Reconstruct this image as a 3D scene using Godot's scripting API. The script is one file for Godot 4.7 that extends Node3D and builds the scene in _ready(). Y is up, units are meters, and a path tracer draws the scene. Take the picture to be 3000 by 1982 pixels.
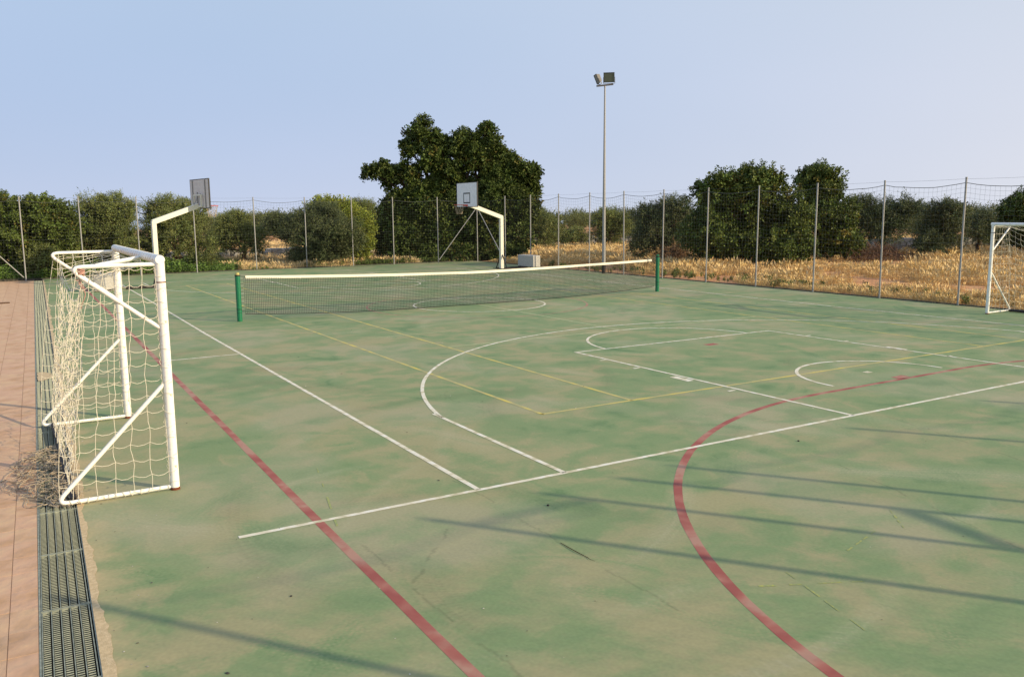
extends Node3D

# World: x runs along the base lines of the court (to the right), y is up, z runs towards the camera. The net of the tennis court stands on z = 0.
const SUN_TRAVEL := Vector2(-0.605, -0.797)   # where shadows fall, in (x, z)
const SUN_HEIGHT := 18.4
const GROUND := 0.0

class Shape:
	# Collects triangles; commit() makes one ArrayMesh of them.
	var v := PackedVector3Array()
	var n := PackedVector3Array()
	var t := PackedVector2Array()
	var c := PackedColorArray()
	var i := PackedInt32Array()
	var tint := Color.WHITE
	func tri(a: Vector3, b: Vector3, d: Vector3) -> void:
		var m := (d - a).cross(b - a).normalized()
		var k := v.size()
		for q in [a, b, d]:
			v.append(q); n.append(m); t.append(Vector2(q.x, q.z)); c.append(tint)
		i.append_array(PackedInt32Array([k, k + 1, k + 2]))
	func quad(a: Vector3, b: Vector3, d: Vector3, e: Vector3) -> void:
		# a, b, d, e clockwise as seen from the front
		var m := (e - a).cross(b - a).normalized()
		var k := v.size()
		for q in [a, b, d, e]:
			v.append(q); n.append(m); t.append(Vector2(q.x, q.z)); c.append(tint)
		i.append_array(PackedInt32Array([k, k + 1, k + 2, k, k + 2, k + 3]))
	func flat(points: PackedVector2Array, y: float) -> void:
		# a strip of pairs (left, right) lying level
		for k in range(0, points.size() - 2, 2):
			var a := points[k]; var b := points[k + 1]; var d := points[k + 3]; var e := points[k + 2]
			var at := v.size()
			for q in [a, b, d, e]:
				v.append(Vector3(q.x, y, q.y)); n.append(Vector3.UP); t.append(q); c.append(tint)
			i.append_array(PackedInt32Array([at, at + 2, at + 1, at, at + 3, at + 2]))
	func box(lo: Vector3, hi: Vector3, at := Transform3D.IDENTITY, cut := 0.0) -> void:
		# a box whose upright and top edges are chamfered by cut
		var x0 := lo.x; var x1 := hi.x; var z0 := lo.z; var z1 := hi.z
		var ring := func(inset: float, y: float) -> Array:
			var k := cut
			var a := x0 + inset; var b := x1 - inset; var d := z0 + inset; var e := z1 - inset
			if k <= 0.0:
				return [Vector3(a, y, d), Vector3(b, y, d), Vector3(b, y, e), Vector3(a, y, e)]
			return [Vector3(a + k, y, d), Vector3(b - k, y, d), Vector3(b, y, d + k), Vector3(b, y, e - k), Vector3(b - k, y, e), Vector3(a + k, y, e), Vector3(a, y, e - k), Vector3(a, y, d + k)]
		var rings: Array = [ring.call(0.0, lo.y), ring.call(0.0, hi.y - cut), ring.call(cut, hi.y)] if cut > 0.0 else [ring.call(0.0, lo.y), ring.call(0.0, hi.y)]
		for r in rings:
			for q in r.size():
				r[q] = at * (r[q] as Vector3)
		for r in rings.size() - 1:
			var m: int = rings[r].size()
			for q in m:
				var w: int = (q + 1) % m
				quad(rings[r][w], rings[r + 1][w], rings[r + 1][q], rings[r][q])
		var top: Array = rings[-1]
		var under: Array = rings[0]
		for q in range(1, top.size() - 1):
			tri(top[0], top[q], top[q + 1])
			tri(under[0], under[q + 1], under[q])
	func tube(path: PackedVector3Array, radii, sides := 8, caps := true) -> void:
		var count := path.size()
		if count < 2:
			return
		var side := Vector3.ZERO
		var first := v.size()
		for k in count:
			var along := (path[mini(k + 1, count - 1)] - path[maxi(k - 1, 0)]).normalized()
			if along == Vector3.ZERO:
				along = Vector3.UP
			if k == 0:
				side = along.cross(Vector3.UP if absf(along.y) < 0.9 else Vector3.RIGHT).normalized()
			else:
				side = (side - along * along.dot(side)).normalized()
			var other := along.cross(side)
			var r: float = radii if typeof(radii) != TYPE_ARRAY else radii[k]
			for s in sides:
				var a := TAU * s / sides
				var out := side * cos(a) + other * sin(a)
				v.append(path[k] + out * r); n.append(out); t.append(Vector2(float(s) / sides, k)); c.append(tint)
		for k in count - 1:
			for s in sides:
				var a := first + k * sides + s
				var b := first + k * sides + (s + 1) % sides
				i.append_array(PackedInt32Array([a, b + sides, b, a, a + sides, b + sides]))
		if caps and sides > 3:
			for k in [0, count - 1]:
				var m := (path[0] - path[1] if k == 0 else path[count - 1] - path[count - 2]).normalized()
				var at := v.size()
				for s in sides:
					v.append(v[first + k * sides + s]); n.append(m); t.append(Vector2.ZERO); c.append(tint)
				for s in range(1, sides - 1):
					i.append_array(PackedInt32Array([at, at + s, at + s + 1] if k == 0 else [at, at + s + 1, at + s]))
	func leaf(at: Vector3, along: Vector3, across: Vector3, length: float, width: float) -> void:
		# a leaf folded a little along its middle
		var m := along.cross(across).normalized()
		var k := v.size()
		var mid := at + along * length * 0.5
		for q in [at, mid + across * width * 0.5 + m * width * 0.15, at + along * length, mid - across * width * 0.5 + m * width * 0.15]:
			v.append(q); n.append(m); t.append(Vector2.ZERO); c.append(tint)
		i.append_array(PackedInt32Array([k, k + 1, k + 2, k, k + 2, k + 3]))
	func commit() -> ArrayMesh:
		var a := []
		a.resize(Mesh.ARRAY_MAX)
		a[Mesh.ARRAY_VERTEX] = v; a[Mesh.ARRAY_NORMAL] = n; a[Mesh.ARRAY_TEX_UV] = t; a[Mesh.ARRAY_COLOR] = c; a[Mesh.ARRAY_INDEX] = i
		var m := ArrayMesh.new()
		m.add_surface_from_arrays(Mesh.PRIMITIVE_TRIANGLES, a)
		return m

var used := {}
var rng := RandomNumberGenerator.new()
var M := {}

func numbered(called: String) -> String:
	var k: int = used.get(called, 0)
	used[called] = k + 1
	return called if k == 0 else "%s_%03d" % [called, k]

func tag(o: Node, label: String, category: String, group := "") -> Node:
	o.set_meta("label", label); o.set_meta("category", category)
	if group != "":
		o.set_meta("group", group)
	return o

func thing(called: String, label: String, category: String, at := Vector3.ZERO, turn := 0.0, group := "") -> Node3D:
	var o := Node3D.new()
	o.name = numbered(called)
	add_child(o)
	o.position = at
	o.rotation.y = turn
	tag(o, label, category, group)
	return o

func obj(called: String, shape, material: Material, parent: Node = self, kind := "") -> MeshInstance3D:
	var o := MeshInstance3D.new()
	o.name = numbered(called) if parent == self else called
	o.mesh = shape.commit() if shape is Shape else shape
	o.material_override = material
	if kind != "":
		o.set_meta("kind", kind)
	parent.add_child(o, true)
	return o

func many(called: String, mesh: Mesh, material: Material, buffer: PackedFloat32Array, parent: Node = self) -> MultiMeshInstance3D:
	var mm := MultiMesh.new()
	mm.transform_format = MultiMesh.TRANSFORM_3D
	mm.use_colors = true
	mm.mesh = mesh
	mm.instance_count = buffer.size() / 16
	mm.buffer = buffer
	var o := MultiMeshInstance3D.new()
	o.name = numbered(called) if parent == self else called
	o.multimesh = mm
	o.material_override = material
	o.set_meta("kind", "stuff")
	parent.add_child(o, true)
	return o

func put(buffer: PackedFloat32Array, b: Basis, at: Vector3, tint: Color) -> void:
	buffer.append_array(PackedFloat32Array([b.x.x, b.y.x, b.z.x, at.x, b.x.y, b.y.y, b.z.y, at.y, b.x.z, b.y.z, b.z.z, at.z, tint.r, tint.g, tint.b, 1.0]))

func copy(o: Node3D, called: String, label: String, at: Vector3, turn: float) -> Node3D:
	var d: Node3D = o.duplicate()
	d.name = numbered(called)
	add_child(d)
	d.position = at
	d.rotation.y = turn
	d.set_meta("label", label)
	return d

# ---------------------------------------------------------------- materials

func noise(frequency: float, seed_: int, octaves := 4, kind := FastNoiseLite.TYPE_SIMPLEX_SMOOTH) -> FastNoiseLite:
	var f := FastNoiseLite.new()
	f.noise_type = kind
	f.frequency = frequency
	f.seed = seed_
	f.fractal_octaves = octaves
	return f

func ramp_texture(f: FastNoiseLite, colors: Array, places: Array, size := 512) -> NoiseTexture2D:
	var t := NoiseTexture2D.new()
	t.width = size; t.height = size
	t.seamless = true
	t.noise = f
	var g := Gradient.new()
	g.colors = PackedColorArray(colors)
	g.offsets = PackedFloat32Array(places)
	t.color_ramp = g
	return t

func relief(f: FastNoiseLite, size := 512, strength := 4.0) -> NoiseTexture2D:
	var t := NoiseTexture2D.new()
	t.width = size; t.height = size
	t.seamless = true
	t.noise = f
	t.as_normal_map = true
	t.bump_strength = strength
	return t

func plain(color: Color, roughness := 0.8, metallic := 0.0) -> StandardMaterial3D:
	var m := StandardMaterial3D.new()
	m.albedo_color = color
	m.roughness = roughness
	m.metallic = metallic
	return m

func mottled(colors: Array, places: Array, frequency: float, per_metre: float, seed_: int, roughness := 0.85, bump := 0.0) -> StandardMaterial3D:
	var m := plain(Color.WHITE, roughness)
	m.albedo_texture = ramp_texture(noise(frequency, seed_, 5), colors, places)
	m.uv1_triplanar = true
	m.uv1_world_triplanar = true
	m.uv1_scale = Vector3.ONE * per_metre
	if bump > 0.0:
		m.normal_enabled = true
		m.normal_texture = relief(noise(frequency * 4.0, seed_ + 1, 4))
		m.normal_scale = bump
	return m

func tinted(roughness: float, backlight := Color.BLACK) -> StandardMaterial3D:
	var m := plain(Color.WHITE, roughness)
	m.vertex_color_use_as_albedo = true
	m.cull_mode = BaseMaterial3D.CULL_DISABLED
	m.metallic_specular = 0.3
	if backlight != Color.BLACK:
		m.backlight_enabled = true
		m.backlight = backlight
	return m

func make_materials() -> void:
	M.white_paint = mottled([Color(0.5, 0.36, 0.24), Color(0.82, 0.78, 0.7), Color(0.91, 0.91, 0.88), Color(0.92, 0.92, 0.9)], [0.0, 0.16, 0.26, 1.0], 0.02, 1.5, 3, 0.45)
	M.hoop_paint = mottled([Color(0.7, 0.66, 0.55), Color(0.84, 0.83, 0.77), Color(0.87, 0.86, 0.8)], [0.0, 0.3, 1.0], 0.02, 1.2, 4, 0.5)
	M.rust = mottled([Color(0.32, 0.15, 0.07), Color(0.5, 0.27, 0.12)], [0.0, 1.0], 0.03, 8.0, 5)
	M.dark_iron = mottled([Color(0.06, 0.05, 0.05), Color(0.16, 0.11, 0.09)], [0.0, 1.0], 0.03, 6.0, 6, 0.7)
	M.galvanised = mottled([Color(0.5, 0.5, 0.5), Color(0.68, 0.68, 0.66)], [0.2, 1.0], 0.02, 3.0, 7, 0.5)
	M.galvanised.metallic = 0.1
	M.wire = plain(Color(0.27, 0.29, 0.28), 0.7)
	M.rope = mottled([Color(0.8, 0.77, 0.68), Color(0.92, 0.9, 0.83)], [0.2, 0.9], 0.05, 3.0, 8)
	M.rope_faded = mottled([Color(0.62, 0.55, 0.45), Color(0.82, 0.77, 0.67)], [0.2, 0.9], 0.05, 5.0, 9)
	M.red_cord = plain(Color(0.7, 0.54, 0.48), 0.9)
	M.green_paint = mottled([Color(0.05, 0.38, 0.25), Color(0.08, 0.46, 0.32)], [0.2, 0.9], 0.02, 2.0, 10, 0.35)
	M.net_black = plain(Color(0.12, 0.14, 0.13), 0.9)
	M.band = plain(Color(0.9, 0.88, 0.8), 0.7)
	M.concrete = mottled([Color(0.62, 0.61, 0.59), Color(0.76, 0.75, 0.72)], [0.1, 0.9], 0.015, 2.0, 11, 0.9, 0.4)
	M.board = mottled([Color(0.86, 0.86, 0.86), Color(0.92, 0.92, 0.92)], [0.1, 0.9], 0.01, 1.0, 12, 0.5)
	M.board_back = mottled([Color(0.78, 0.75, 0.72), Color(0.86, 0.84, 0.81)], [0.1, 0.9], 0.01, 1.0, 13, 0.6)
	M.black_paint = plain(Color(0.07, 0.08, 0.1), 0.6)
	M.rim = plain(Color(0.78, 0.26, 0.2), 0.5)
	M.lamp_glass = plain(Color(0.36, 0.39, 0.35), 0.2)
	M.lamp_body = plain(Color(0.22, 0.23, 0.25), 0.5)
	M.grate = mottled([Color(0.46, 0.49, 0.44), Color(0.64, 0.65, 0.57)], [0.1, 0.9], 0.02, 2.0, 14, 0.6)
	M.grate.metallic = 0.2
	M.channel = plain(Color(0.12, 0.11, 0.1), 0.95)
	M.sand = mottled([Color(0.72, 0.63, 0.47), Color(0.82, 0.73, 0.57)], [0.1, 0.9], 0.02, 2.0, 15, 0.95, 0.5)
	M.tile_a = mottled([Color(0.7, 0.56, 0.41), Color(0.77, 0.63, 0.5), Color(0.8, 0.67, 0.51)], [0.0, 0.5, 1.0], 0.008, 0.6, 16, 0.85, 0.25)
	M.tile_b = mottled([Color(0.7, 0.55, 0.4), Color(0.76, 0.61, 0.48), Color(0.8, 0.66, 0.51)], [0.0, 0.5, 1.0], 0.008, 0.7, 17, 0.85, 0.25)
	M.tile_c = mottled([Color(0.71, 0.56, 0.41), Color(0.77, 0.62, 0.5), Color(0.81, 0.68, 0.53)], [0.0, 0.5, 1.0], 0.008, 0.5, 18, 0.85, 0.25)
	M.mortar = plain(Color(0.66, 0.53, 0.42), 0.95)
	M.line_white = mottled([Color(0.72, 0.69, 0.55), Color(0.85, 0.82, 0.72), Color(0.88, 0.87, 0.81)], [0.1, 0.45, 0.8], 0.012, 0.8, 19, 0.8)
	M.line_yellow = mottled([Color(0.64, 0.62, 0.43), Color(0.74, 0.69, 0.41), Color(0.8, 0.73, 0.34)], [0.15, 0.5, 0.85], 0.012, 0.35, 20, 0.8)
	M.line_faded = mottled([Color(0.62, 0.66, 0.48), Color(0.72, 0.73, 0.55)], [0.2, 0.8], 0.012, 0.8, 21, 0.8)
	M.line_old = mottled([Color(0.52, 0.57, 0.38), Color(0.6, 0.62, 0.36), Color(0.7, 0.7, 0.3)], [0.2, 0.6, 0.9], 0.03, 2.0, 31, 0.85)
	M.kerb = mottled([Color(0.2, 0.19, 0.16), Color(0.34, 0.32, 0.27)], [0.2, 0.8], 0.02, 1.0, 32, 0.95)
	M.line_red_worn = mottled([Color(0.6, 0.54, 0.42), Color(0.63, 0.43, 0.36)], [0.2, 0.8], 0.012, 0.5, 33, 0.8)
	M.line_red = mottled([Color(0.66, 0.5, 0.42), Color(0.63, 0.39, 0.33), Color(0.58, 0.3, 0.26)], [0.25, 0.45, 0.7], 0.012, 0.3, 22, 0.8)
	M.bark = mottled([Color(0.16, 0.12, 0.09), Color(0.34, 0.27, 0.2)], [0.15, 0.9], 0.03, 1.5, 23, 0.95, 0.8)
	M.pale_bark = mottled([Color(0.35, 0.27, 0.19), Color(0.6, 0.48, 0.34)], [0.15, 0.9], 0.03, 1.5, 24, 0.95, 0.8)
	M.leaf = tinted(0.55, Color(0.3, 0.32, 0.1))
	M.straw = tinted(0.8, Color(0.5, 0.46, 0.36))
	M.weed = tinted(0.6, Color(0.32, 0.36, 0.12))
	M.soil = mottled([Color(0.6, 0.4, 0.26), Color(0.74, 0.52, 0.34), Color(0.8, 0.63, 0.43)], [0.1, 0.5, 0.9], 0.01, 0.12, 25, 1.0, 0.6)
	M.stone = tinted(0.95)
	M.sea = plain(Color(0.74, 0.79, 0.88), 0.2)
	M.wood = mottled([Color(0.25, 0.17, 0.11), Color(0.4, 0.29, 0.2)], [0.1, 0.9], 0.02, 3.0, 26, 0.9)
	M.twig = plain(Color(0.22, 0.15, 0.09), 0.9)

# ---------------------------------------------------------------- sky

func make_sky() -> PanoramaSkyMaterial:
	# clear evening air: bluer away from the sun, whiter towards it, pale at the horizon
	var w := 512
	var h := 256
	var im := Image.create(w, h, false, Image.FORMAT_RGBF)
	var haze := noise(1.6, 99, 4)
	var toward := Vector3(-SUN_TRAVEL.x * cos(deg_to_rad(SUN_HEIGHT)), sin(deg_to_rad(SUN_HEIGHT)), -SUN_TRAVEL.y * cos(deg_to_rad(SUN_HEIGHT))).normalized()
	for y in h:
		var up := PI * (0.5 - (y + 0.5) / h)
		for x in w:
			var round_ := TAU * (x + 0.5) / w
			var d := Vector3(sin(round_) * cos(up), sin(up), -cos(round_) * cos(up))
			var e := clampf(rad_to_deg(maxf(up, 0.0)) / 90.0, 0.0, 1.0)
			var near := acos(clampf(d.dot(toward), -1.0, 1.0))
			var low := exp(-e * 90.0 / 17.0)
			var c := Vector3(0.24, 0.42, 0.76).lerp(Vector3(0.505, 0.57, 0.735), low)
			c = c.lerp(Vector3(0.425, 0.545, 0.705), clampf(exp(-pow((e * 90.0 - 20.0) / 14.0, 2.0)) * 0.85, 0.0, 1.0))
			var white := smoothstep(deg_to_rad(155.0), deg_to_rad(40.0), near)
			c = c.lerp(Vector3(0.8, 0.775, 0.77), white * white * 0.95 * (0.45 + 0.55 * low) + white * 0.1)
			var veil := haze.get_noise_3d(d.x, d.y * 3.0, d.z) * low
			c *= 1.0 + 0.035 * veil
			c.x *= 1.0 + 0.02 * veil
			im.set_pixel(x, y, Color(c.x, c.y, c.z))
	var m := PanoramaSkyMaterial.new()
	m.panorama = ImageTexture.create_from_image(im)
	return m

# ---------------------------------------------------------------- court

func court_texture(size: int) -> ImageTexture:
	# worn green paint over pale screed: patches, brush arcs, dust, cracks, painted net shade; one pixel is about 1.5 cm
	var low := noise(0.006, 41, 4)
	low.domain_warp_enabled = true
	low.domain_warp_amplitude = 90.0
	low.domain_warp_frequency = 0.006
	var a := low.get_image(size, size, false, false, false).get_data()
	var mid := noise(0.022, 42, 4)
	mid.domain_warp_enabled = true
	mid.domain_warp_amplitude = 40.0
	mid.domain_warp_frequency = 0.015
	var b := mid.get_image(size, size, false, false, false).get_data()
	var grain := noise(0.49, 43, 1).get_image(size, size, false, false, false).get_data()
	var dust := noise(0.004, 44, 3).get_image(size, size, false, false, false).get_data()
	var thin := noise(0.03, 45, 4).get_image(size / 3, size, false, false, false)
	thin.resize(size, size, Image.INTERPOLATE_CUBIC)
	var streak := thin.get_data()
	var green := PackedFloat32Array()
	green.resize(size * size)
	rng.seed = 77
	for s in 1300:
		var cx := rng.randf() * size
		var cy := rng.randf() * size
		var radius := rng.randf_range(14.0, 110.0)
		var from := rng.randf() * TAU
		var sweep := rng.randf_range(0.5, 2.4) * (1.0 if rng.randf() < 0.5 else -1.0)
		if radius > 60.0:
			sweep *= 0.6
		var wide := int(rng.randf_range(4.0, 20.0))
		var power := rng.randf_range(-0.26, 0.36)
		var steps := int(radius * absf(sweep) * 1.15) + 2
		for k in steps:
			var along := float(k) / steps
			var ang := from + sweep * along
			var fade := power * minf(1.0, minf(along, 1.0 - along) * 5.0)
			var ca := cos(ang)
			var sa := sin(ang)
			for q in wide:
				var rr := radius + q
				var x := int(cx + ca * rr)
				var y := int(cy + sa * rr)
				if x >= 0 and y >= 0 and x < size and y < size:
					var at := y * size + x
					var bristle := 0.45 + 0.55 * float((q * 37 + s * 11) % 7) / 6.0
					var edge := 1.0 - absf(2.0 * q / wide - 1.0) * 0.7
					green[at] = clampf(green[at] + fade * bristle * edge * 1.15, -0.35, 0.6)
	# wide dusty sweeps of a broom, paler or darker than the paint
	var sweepings := PackedFloat32Array()
	sweepings.resize(size * size)
	for s in 420:
		var cx := rng.randf() * size
		var cy := rng.randf() * size
		var radius := rng.randf_range(40.0, 240.0)
		var from := rng.randf() * TAU
		var sweep := rng.randf_range(0.4, 1.3)
		var wide := int(rng.randf_range(12.0, 42.0))
		var power := rng.randf_range(-0.06, 0.1)
		var steps := int((radius + wide) * sweep * 1.1) + 2
		for k in steps:
			var along := float(k) / steps
			var ang := from + sweep * along
			var fade := power * minf(1.0, minf(along, 1.0 - along) * 3.0)
			var ca := cos(ang)
			var sa := sin(ang)
			for q in wide:
				var x := int(cx + ca * (radius + q))
				var y := int(cy + sa * (radius + q))
				if x >= 0 and y >= 0 and x < size and y < size:
					var at := y * size + x
					var soft_edge := 1.0 - absf(2.0 * q / wide - 1.0)
					sweepings[at] = clampf(sweepings[at] + fade * soft_edge * (0.6 + 0.4 * float((q * 29 + s * 7) % 5) / 4.0), -0.12, 0.2)
	# cracks: thin wandering dark lines
	for s in 6:
		var x := rng.randf() * size
		var y := rng.randf() * size
		var ang := rng.randf() * TAU
		for k in int(rng.randf_range(60, 240)):
			ang += rng.randf_range(-0.2, 0.2)
			x += cos(ang)
			y += sin(ang)
			if x >= 0 and y >= 0 and x < size and y < size and rng.randf() < 0.7:
				green[int(y) * size + int(x)] += 2.0
	for joint in [[-7.66, -13.3, -7.64, -16.9], [-8.97, -14.2, -8.9, -16.9], [-8.2, -14.5, -8.95, -15.4], [-4.2, -15.1, -4.9, -17.4], [-2.0, -13.9, -2.6, -16.2]]:
		var drift := 0.0
		for k in 330:
			var f := k / 329.0
			drift = drift * 0.97 + rng.randf_range(-0.006, 0.006)
			var x := int((lerpf(joint[0], joint[2], f) + drift + 10.9) / 21.0 * size)
			var y := int((lerpf(joint[1], joint[3], f) + 22.6) / 20.9 * size)
			if x >= 0 and y >= 0 and x < size and y < size and green[y * size + x] < 1.0 and sin(f * 19.0 + joint[0]) > -0.4:
				green[y * size + x] += 2.0
	var out := PackedByteArray()
	out.resize(size * size * 3)
	for k in size * size:
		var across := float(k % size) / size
		var g := (a[k] - 124) * 0.0045 + (b[k] - 124) * 0.0044 + (streak[k] - 124) * 0.0012
		var stroke := green[k]
		var crack := 0.0
		if stroke > 1.0:
			crack = 0.09
			stroke -= 2.0
		g = clampf(0.51 - 0.15 * smoothstep(0.5, 0.12, across) + g + stroke * 1.15 + 0.12 * smoothstep(0.55, 0.95, across), 0.0, 1.3)  # right of the near half greener: fence net's shade painted into the colour
		var d := clampf((dust[k] - 140) * 0.012, 0.0, 0.45) * (1.0 - minf(g, 1.0) * 0.4)
		var r: float
		var gg: float
		var bb: float
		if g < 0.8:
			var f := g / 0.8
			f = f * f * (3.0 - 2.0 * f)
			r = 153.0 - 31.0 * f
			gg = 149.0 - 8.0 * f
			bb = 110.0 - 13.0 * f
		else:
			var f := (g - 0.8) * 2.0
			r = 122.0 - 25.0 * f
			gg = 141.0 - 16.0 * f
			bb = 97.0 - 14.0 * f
		r += (158.0 - r) * d
		gg += (156.0 - gg) * d
		bb += (128.0 - bb) * d
		# sand blown over the edge beside the drain
		var away := -10.9 + 21.0 * across - (-11.135 + 0.0325 * (-7.6 + 20.9 * (k / size) / size) + 0.31)
		var sandy := clampf(1.0 - (away + 0.1 + (b[k] - 124) * 0.0025) / 0.55, 0.0, 1.0)
		sandy *= sandy * 0.85
		r += (186.0 - r) * sandy
		gg += (166.0 - gg) * sandy
		bb += (124.0 - bb) * sandy
		var pale := sweepings[k]
		r += (172.0 - r) * maxf(pale, 0.0) * 3.6
		gg += (166.0 - gg) * maxf(pale, 0.0) * 3.6
		bb += (136.0 - bb) * maxf(pale, 0.0) * 3.6
		var fine := 1.0 + minf(pale, 0.0) + (grain[k] - 128) * 0.0003 - crack
		out[k * 3] = int(clampf(r * fine, 0, 255))
		out[k * 3 + 1] = int(clampf(gg * fine, 0, 255))
		out[k * 3 + 2] = int(clampf(bb * fine, 0, 255))
	return ImageTexture.create_from_image(Image.create_from_data(size, size, false, Image.FORMAT_RGB8, out))

func P(u: float, v: float) -> Vector2:
	return Vector2(u, -v)

func drain_left(v: float) -> float:
	return -11.135 + 0.0325 * (v + 15.0)

func strip(line: PackedVector2Array, width: float) -> PackedVector2Array:
	var out := PackedVector2Array()
	for k in line.size():
		var along := (line[mini(k + 1, line.size() - 1)] - line[maxi(k - 1, 0)]).normalized()
		var side := Vector2(-along.y, along.x) * width * 0.5
		out.append(line[k] - side)
		out.append(line[k] + side)
	return out

func arc(center: Vector2, r: float, from: float, to: float, steps := 48) -> PackedVector2Array:
	# angles in degrees from +x towards the far side
	var out := PackedVector2Array()
	for k in steps + 1:
		var a := deg_to_rad(lerpf(from, to, float(k) / steps))
		out.append(center + Vector2(cos(a), -sin(a)) * r)
	return out

func mark(court: Node3D, called: String, line: PackedVector2Array, width: float, y: float, m: Material) -> void:
	var s := Shape.new()
	# cut long straight lines so that their edges can wander a little, as hand-painted ones do
	var fine := PackedVector2Array()
	for k in line.size() - 1:
		var n := maxi(1, int(line[k].distance_to(line[k + 1]) / 0.5))
		for q in n:
			fine.append(line[k].lerp(line[k + 1], float(q) / n))
	fine.append(line[-1])
	var edges := strip(fine, width)
	for k in edges.size():
		edges[k] += Vector2(rng.randf_range(-1, 1), rng.randf_range(-1, 1)) * 0.0025
	s.flat(edges, y)
	obj(called, s, m, court)

func build_court() -> void:
	var court := Node3D.new()
	court.name = "sports_court"
	court.set_meta("kind", "structure")
	add_child(court)
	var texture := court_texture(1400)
	for half in 2:
		var s := Shape.new()
		var v0 := -22.6 if half == 0 else -1.8
		var v1 := -1.8 if half == 0 else 19.2
		var rows := 14
		for k in rows:
			var a := lerpf(v0, v1, float(k) / rows)
			var b := lerpf(v0, v1, float(k + 1) / rows)
			if half == 1 and k == rows - 1:
				b = 18.75
			s.flat(PackedVector2Array([P(drain_left(a) + 0.31, a), P(10.04, a), P(drain_left(b) + 0.31, b), P(10.04, b)]), 0.0)
		for k in s.t.size():
			var q := s.v[k]
			s.t[k] = Vector2((q.x + 10.9) / 21.0, (-q.z + 22.6) / 20.9) if half == 0 else Vector2((10.4 - q.x) / 21.3, (-q.z + 1.8) / 20.9 + 0.13)
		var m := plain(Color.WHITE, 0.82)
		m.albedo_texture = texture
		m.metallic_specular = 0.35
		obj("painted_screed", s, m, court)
	rng.seed = 5
	var W: Material = M.line_white
	var w := 0.054
	var top := 0.0026
	var mid := 0.0018
	var low := 0.001
	for half in [-1.0, 1.0]:
		var h: float = half
		var base := 13.86 * h
		var name_ := "white_line"
		var material_: Material = W if h < 0 else M.line_faded
		mark(court, name_, PackedVector2Array([P(-9.72 if h < 0 else -7.55, base), P(7.45, base)]), w, top, W)
		mark(court, name_, PackedVector2Array([P(-6.63, base), P(-6.63, base - h * 2.9)]), w, top, W)
		mark(court, name_, PackedVector2Array([P(6.5, base), P(6.5, base - h * 2.8)]), w, top, W)
		var end := rad_to_deg(acos(6.63 / 6.72))
		if h < 0:
			mark(court, name_, arc(P(-0.03, -12.32), 6.7, end + 1.0, 180.0 - end, 80), w, top, W)
		else:
			mark(court, name_, arc(P(0.0, 12.3), 6.75, 180.0 + end, 360.0 - end, 80), w, top, W)
		mark(court, name_, PackedVector2Array([P(-2.36 if h < 0 else -2.5, base), P(-2.43 if h < 0 else -2.5, 8.1 * h)]), w, top, W)
		mark(court, name_, PackedVector2Array([P(2.6 if h < 0 else 2.3, base), P(2.47 if h < 0 else 2.3, 8.1 * h)]), w, top, W)
		mark(court, name_, PackedVector2Array([P(-2.46, 8.1 * h), P(2.5, 8.1 * h)]), w, top, W)
		mark(court, name_, arc(P(0.05, 8.1 * h), 1.8, 0.0 if h < 0 else 180.0, 180.0 if h < 0 else 360.0), w, top, W)
		mark(court, name_, PackedVector2Array([P(-1.1, 12.6 * h), P(-1.1, 12.3 * h)]) if h > 0 else arc(P(0.19, -12.5), 1.29, -3.0, 183.0), w, top, W)
		for side in [-1.0, 1.0]:
			var x: float = 0.03 + side * 2.46
			for t in [[9.03, 0.05], [9.92, 0.05], [10.98, 0.4], [12.0, 0.05]]:
				mark(court, "lane_mark", PackedVector2Array([P(x + side * 0.03, t[0] * h), P(x + side * 0.16, t[0] * h)]), t[1], top, W)
	mark(court, "white_line", PackedVector2Array([P(-7.58, -13.86), P(-7.53, -1.7), P(-7.46, 4.0), P(-7.4, 13.86)]), w, top, W)
	mark(court, "white_line", PackedVector2Array([P(7.55, -13.86), P(7.28, -6.0), P(7.3, 0.0), P(7.45, 13.86)]), w, top, W)
	mark(court, "white_line", arc(P(0.06, 0.0), 1.8, 0.0, 360.0, 64), w, top, W)
	mark(court, "white_line", PackedVector2Array([P(-8.85, -4.86), P(-7.58, -4.85)]), w, top, W)
	mark(court, "white_line", PackedVector2Array([P(-4.9, -4.34), P(-3.05, -4.36)]), 0.04, top, M.line_faded)
	mark(court, "white_spot", PackedVector2Array([P(0.14, -12.16), P(0.27, -12.16)]), 0.1, top, W)
	for x in [-5.5, -4.08, 4.1, 5.48]:
		mark(court, "yellow_line", PackedVector2Array([P(x, -11.74), P(x, 11.74)]), w, mid, M.line_yellow)
	for z in [-11.72, 11.72]:
		mark(court, "yellow_line", PackedVector2Array([P(-5.52, z), P(5.5, z)]), w, mid, M.line_yellow)
	for z in [-6.25, 6.4]:
		mark(court, "yellow_line", PackedVector2Array([P(-4.1, z), P(4.12, z)]), w, mid, M.line_faded)
	mark(court, "yellow_line", PackedVector2Array([P(0.02, -6.3), P(0.02, 6.4)]), w, mid, M.line_faded)
	var red := 0.078
	mark(court, "red_line", PackedVector2Array([P(-9.13, -18.85), P(-9.08, -13.9), P(-9.03, -10.9), P(-8.9, -2.8), P(-8.72, 10.0), P(-8.6, 17.5)]), red, low, M.line_red)
	mark(court, "red_line", arc(P(0.0, 0.0), 3.0, 0.0, 360.0, 80), 0.06, low, M.line_red_worn)
	var curve := arc(P(-1.55, -18.82), 6.02, 180.0, 90.0, 40)
	curve.append_array(arc(P(1.75, -18.82), 6.06, 90.0, 0.0, 40))
	mark(court, "red_line", curve, red, low, M.line_red)
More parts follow.
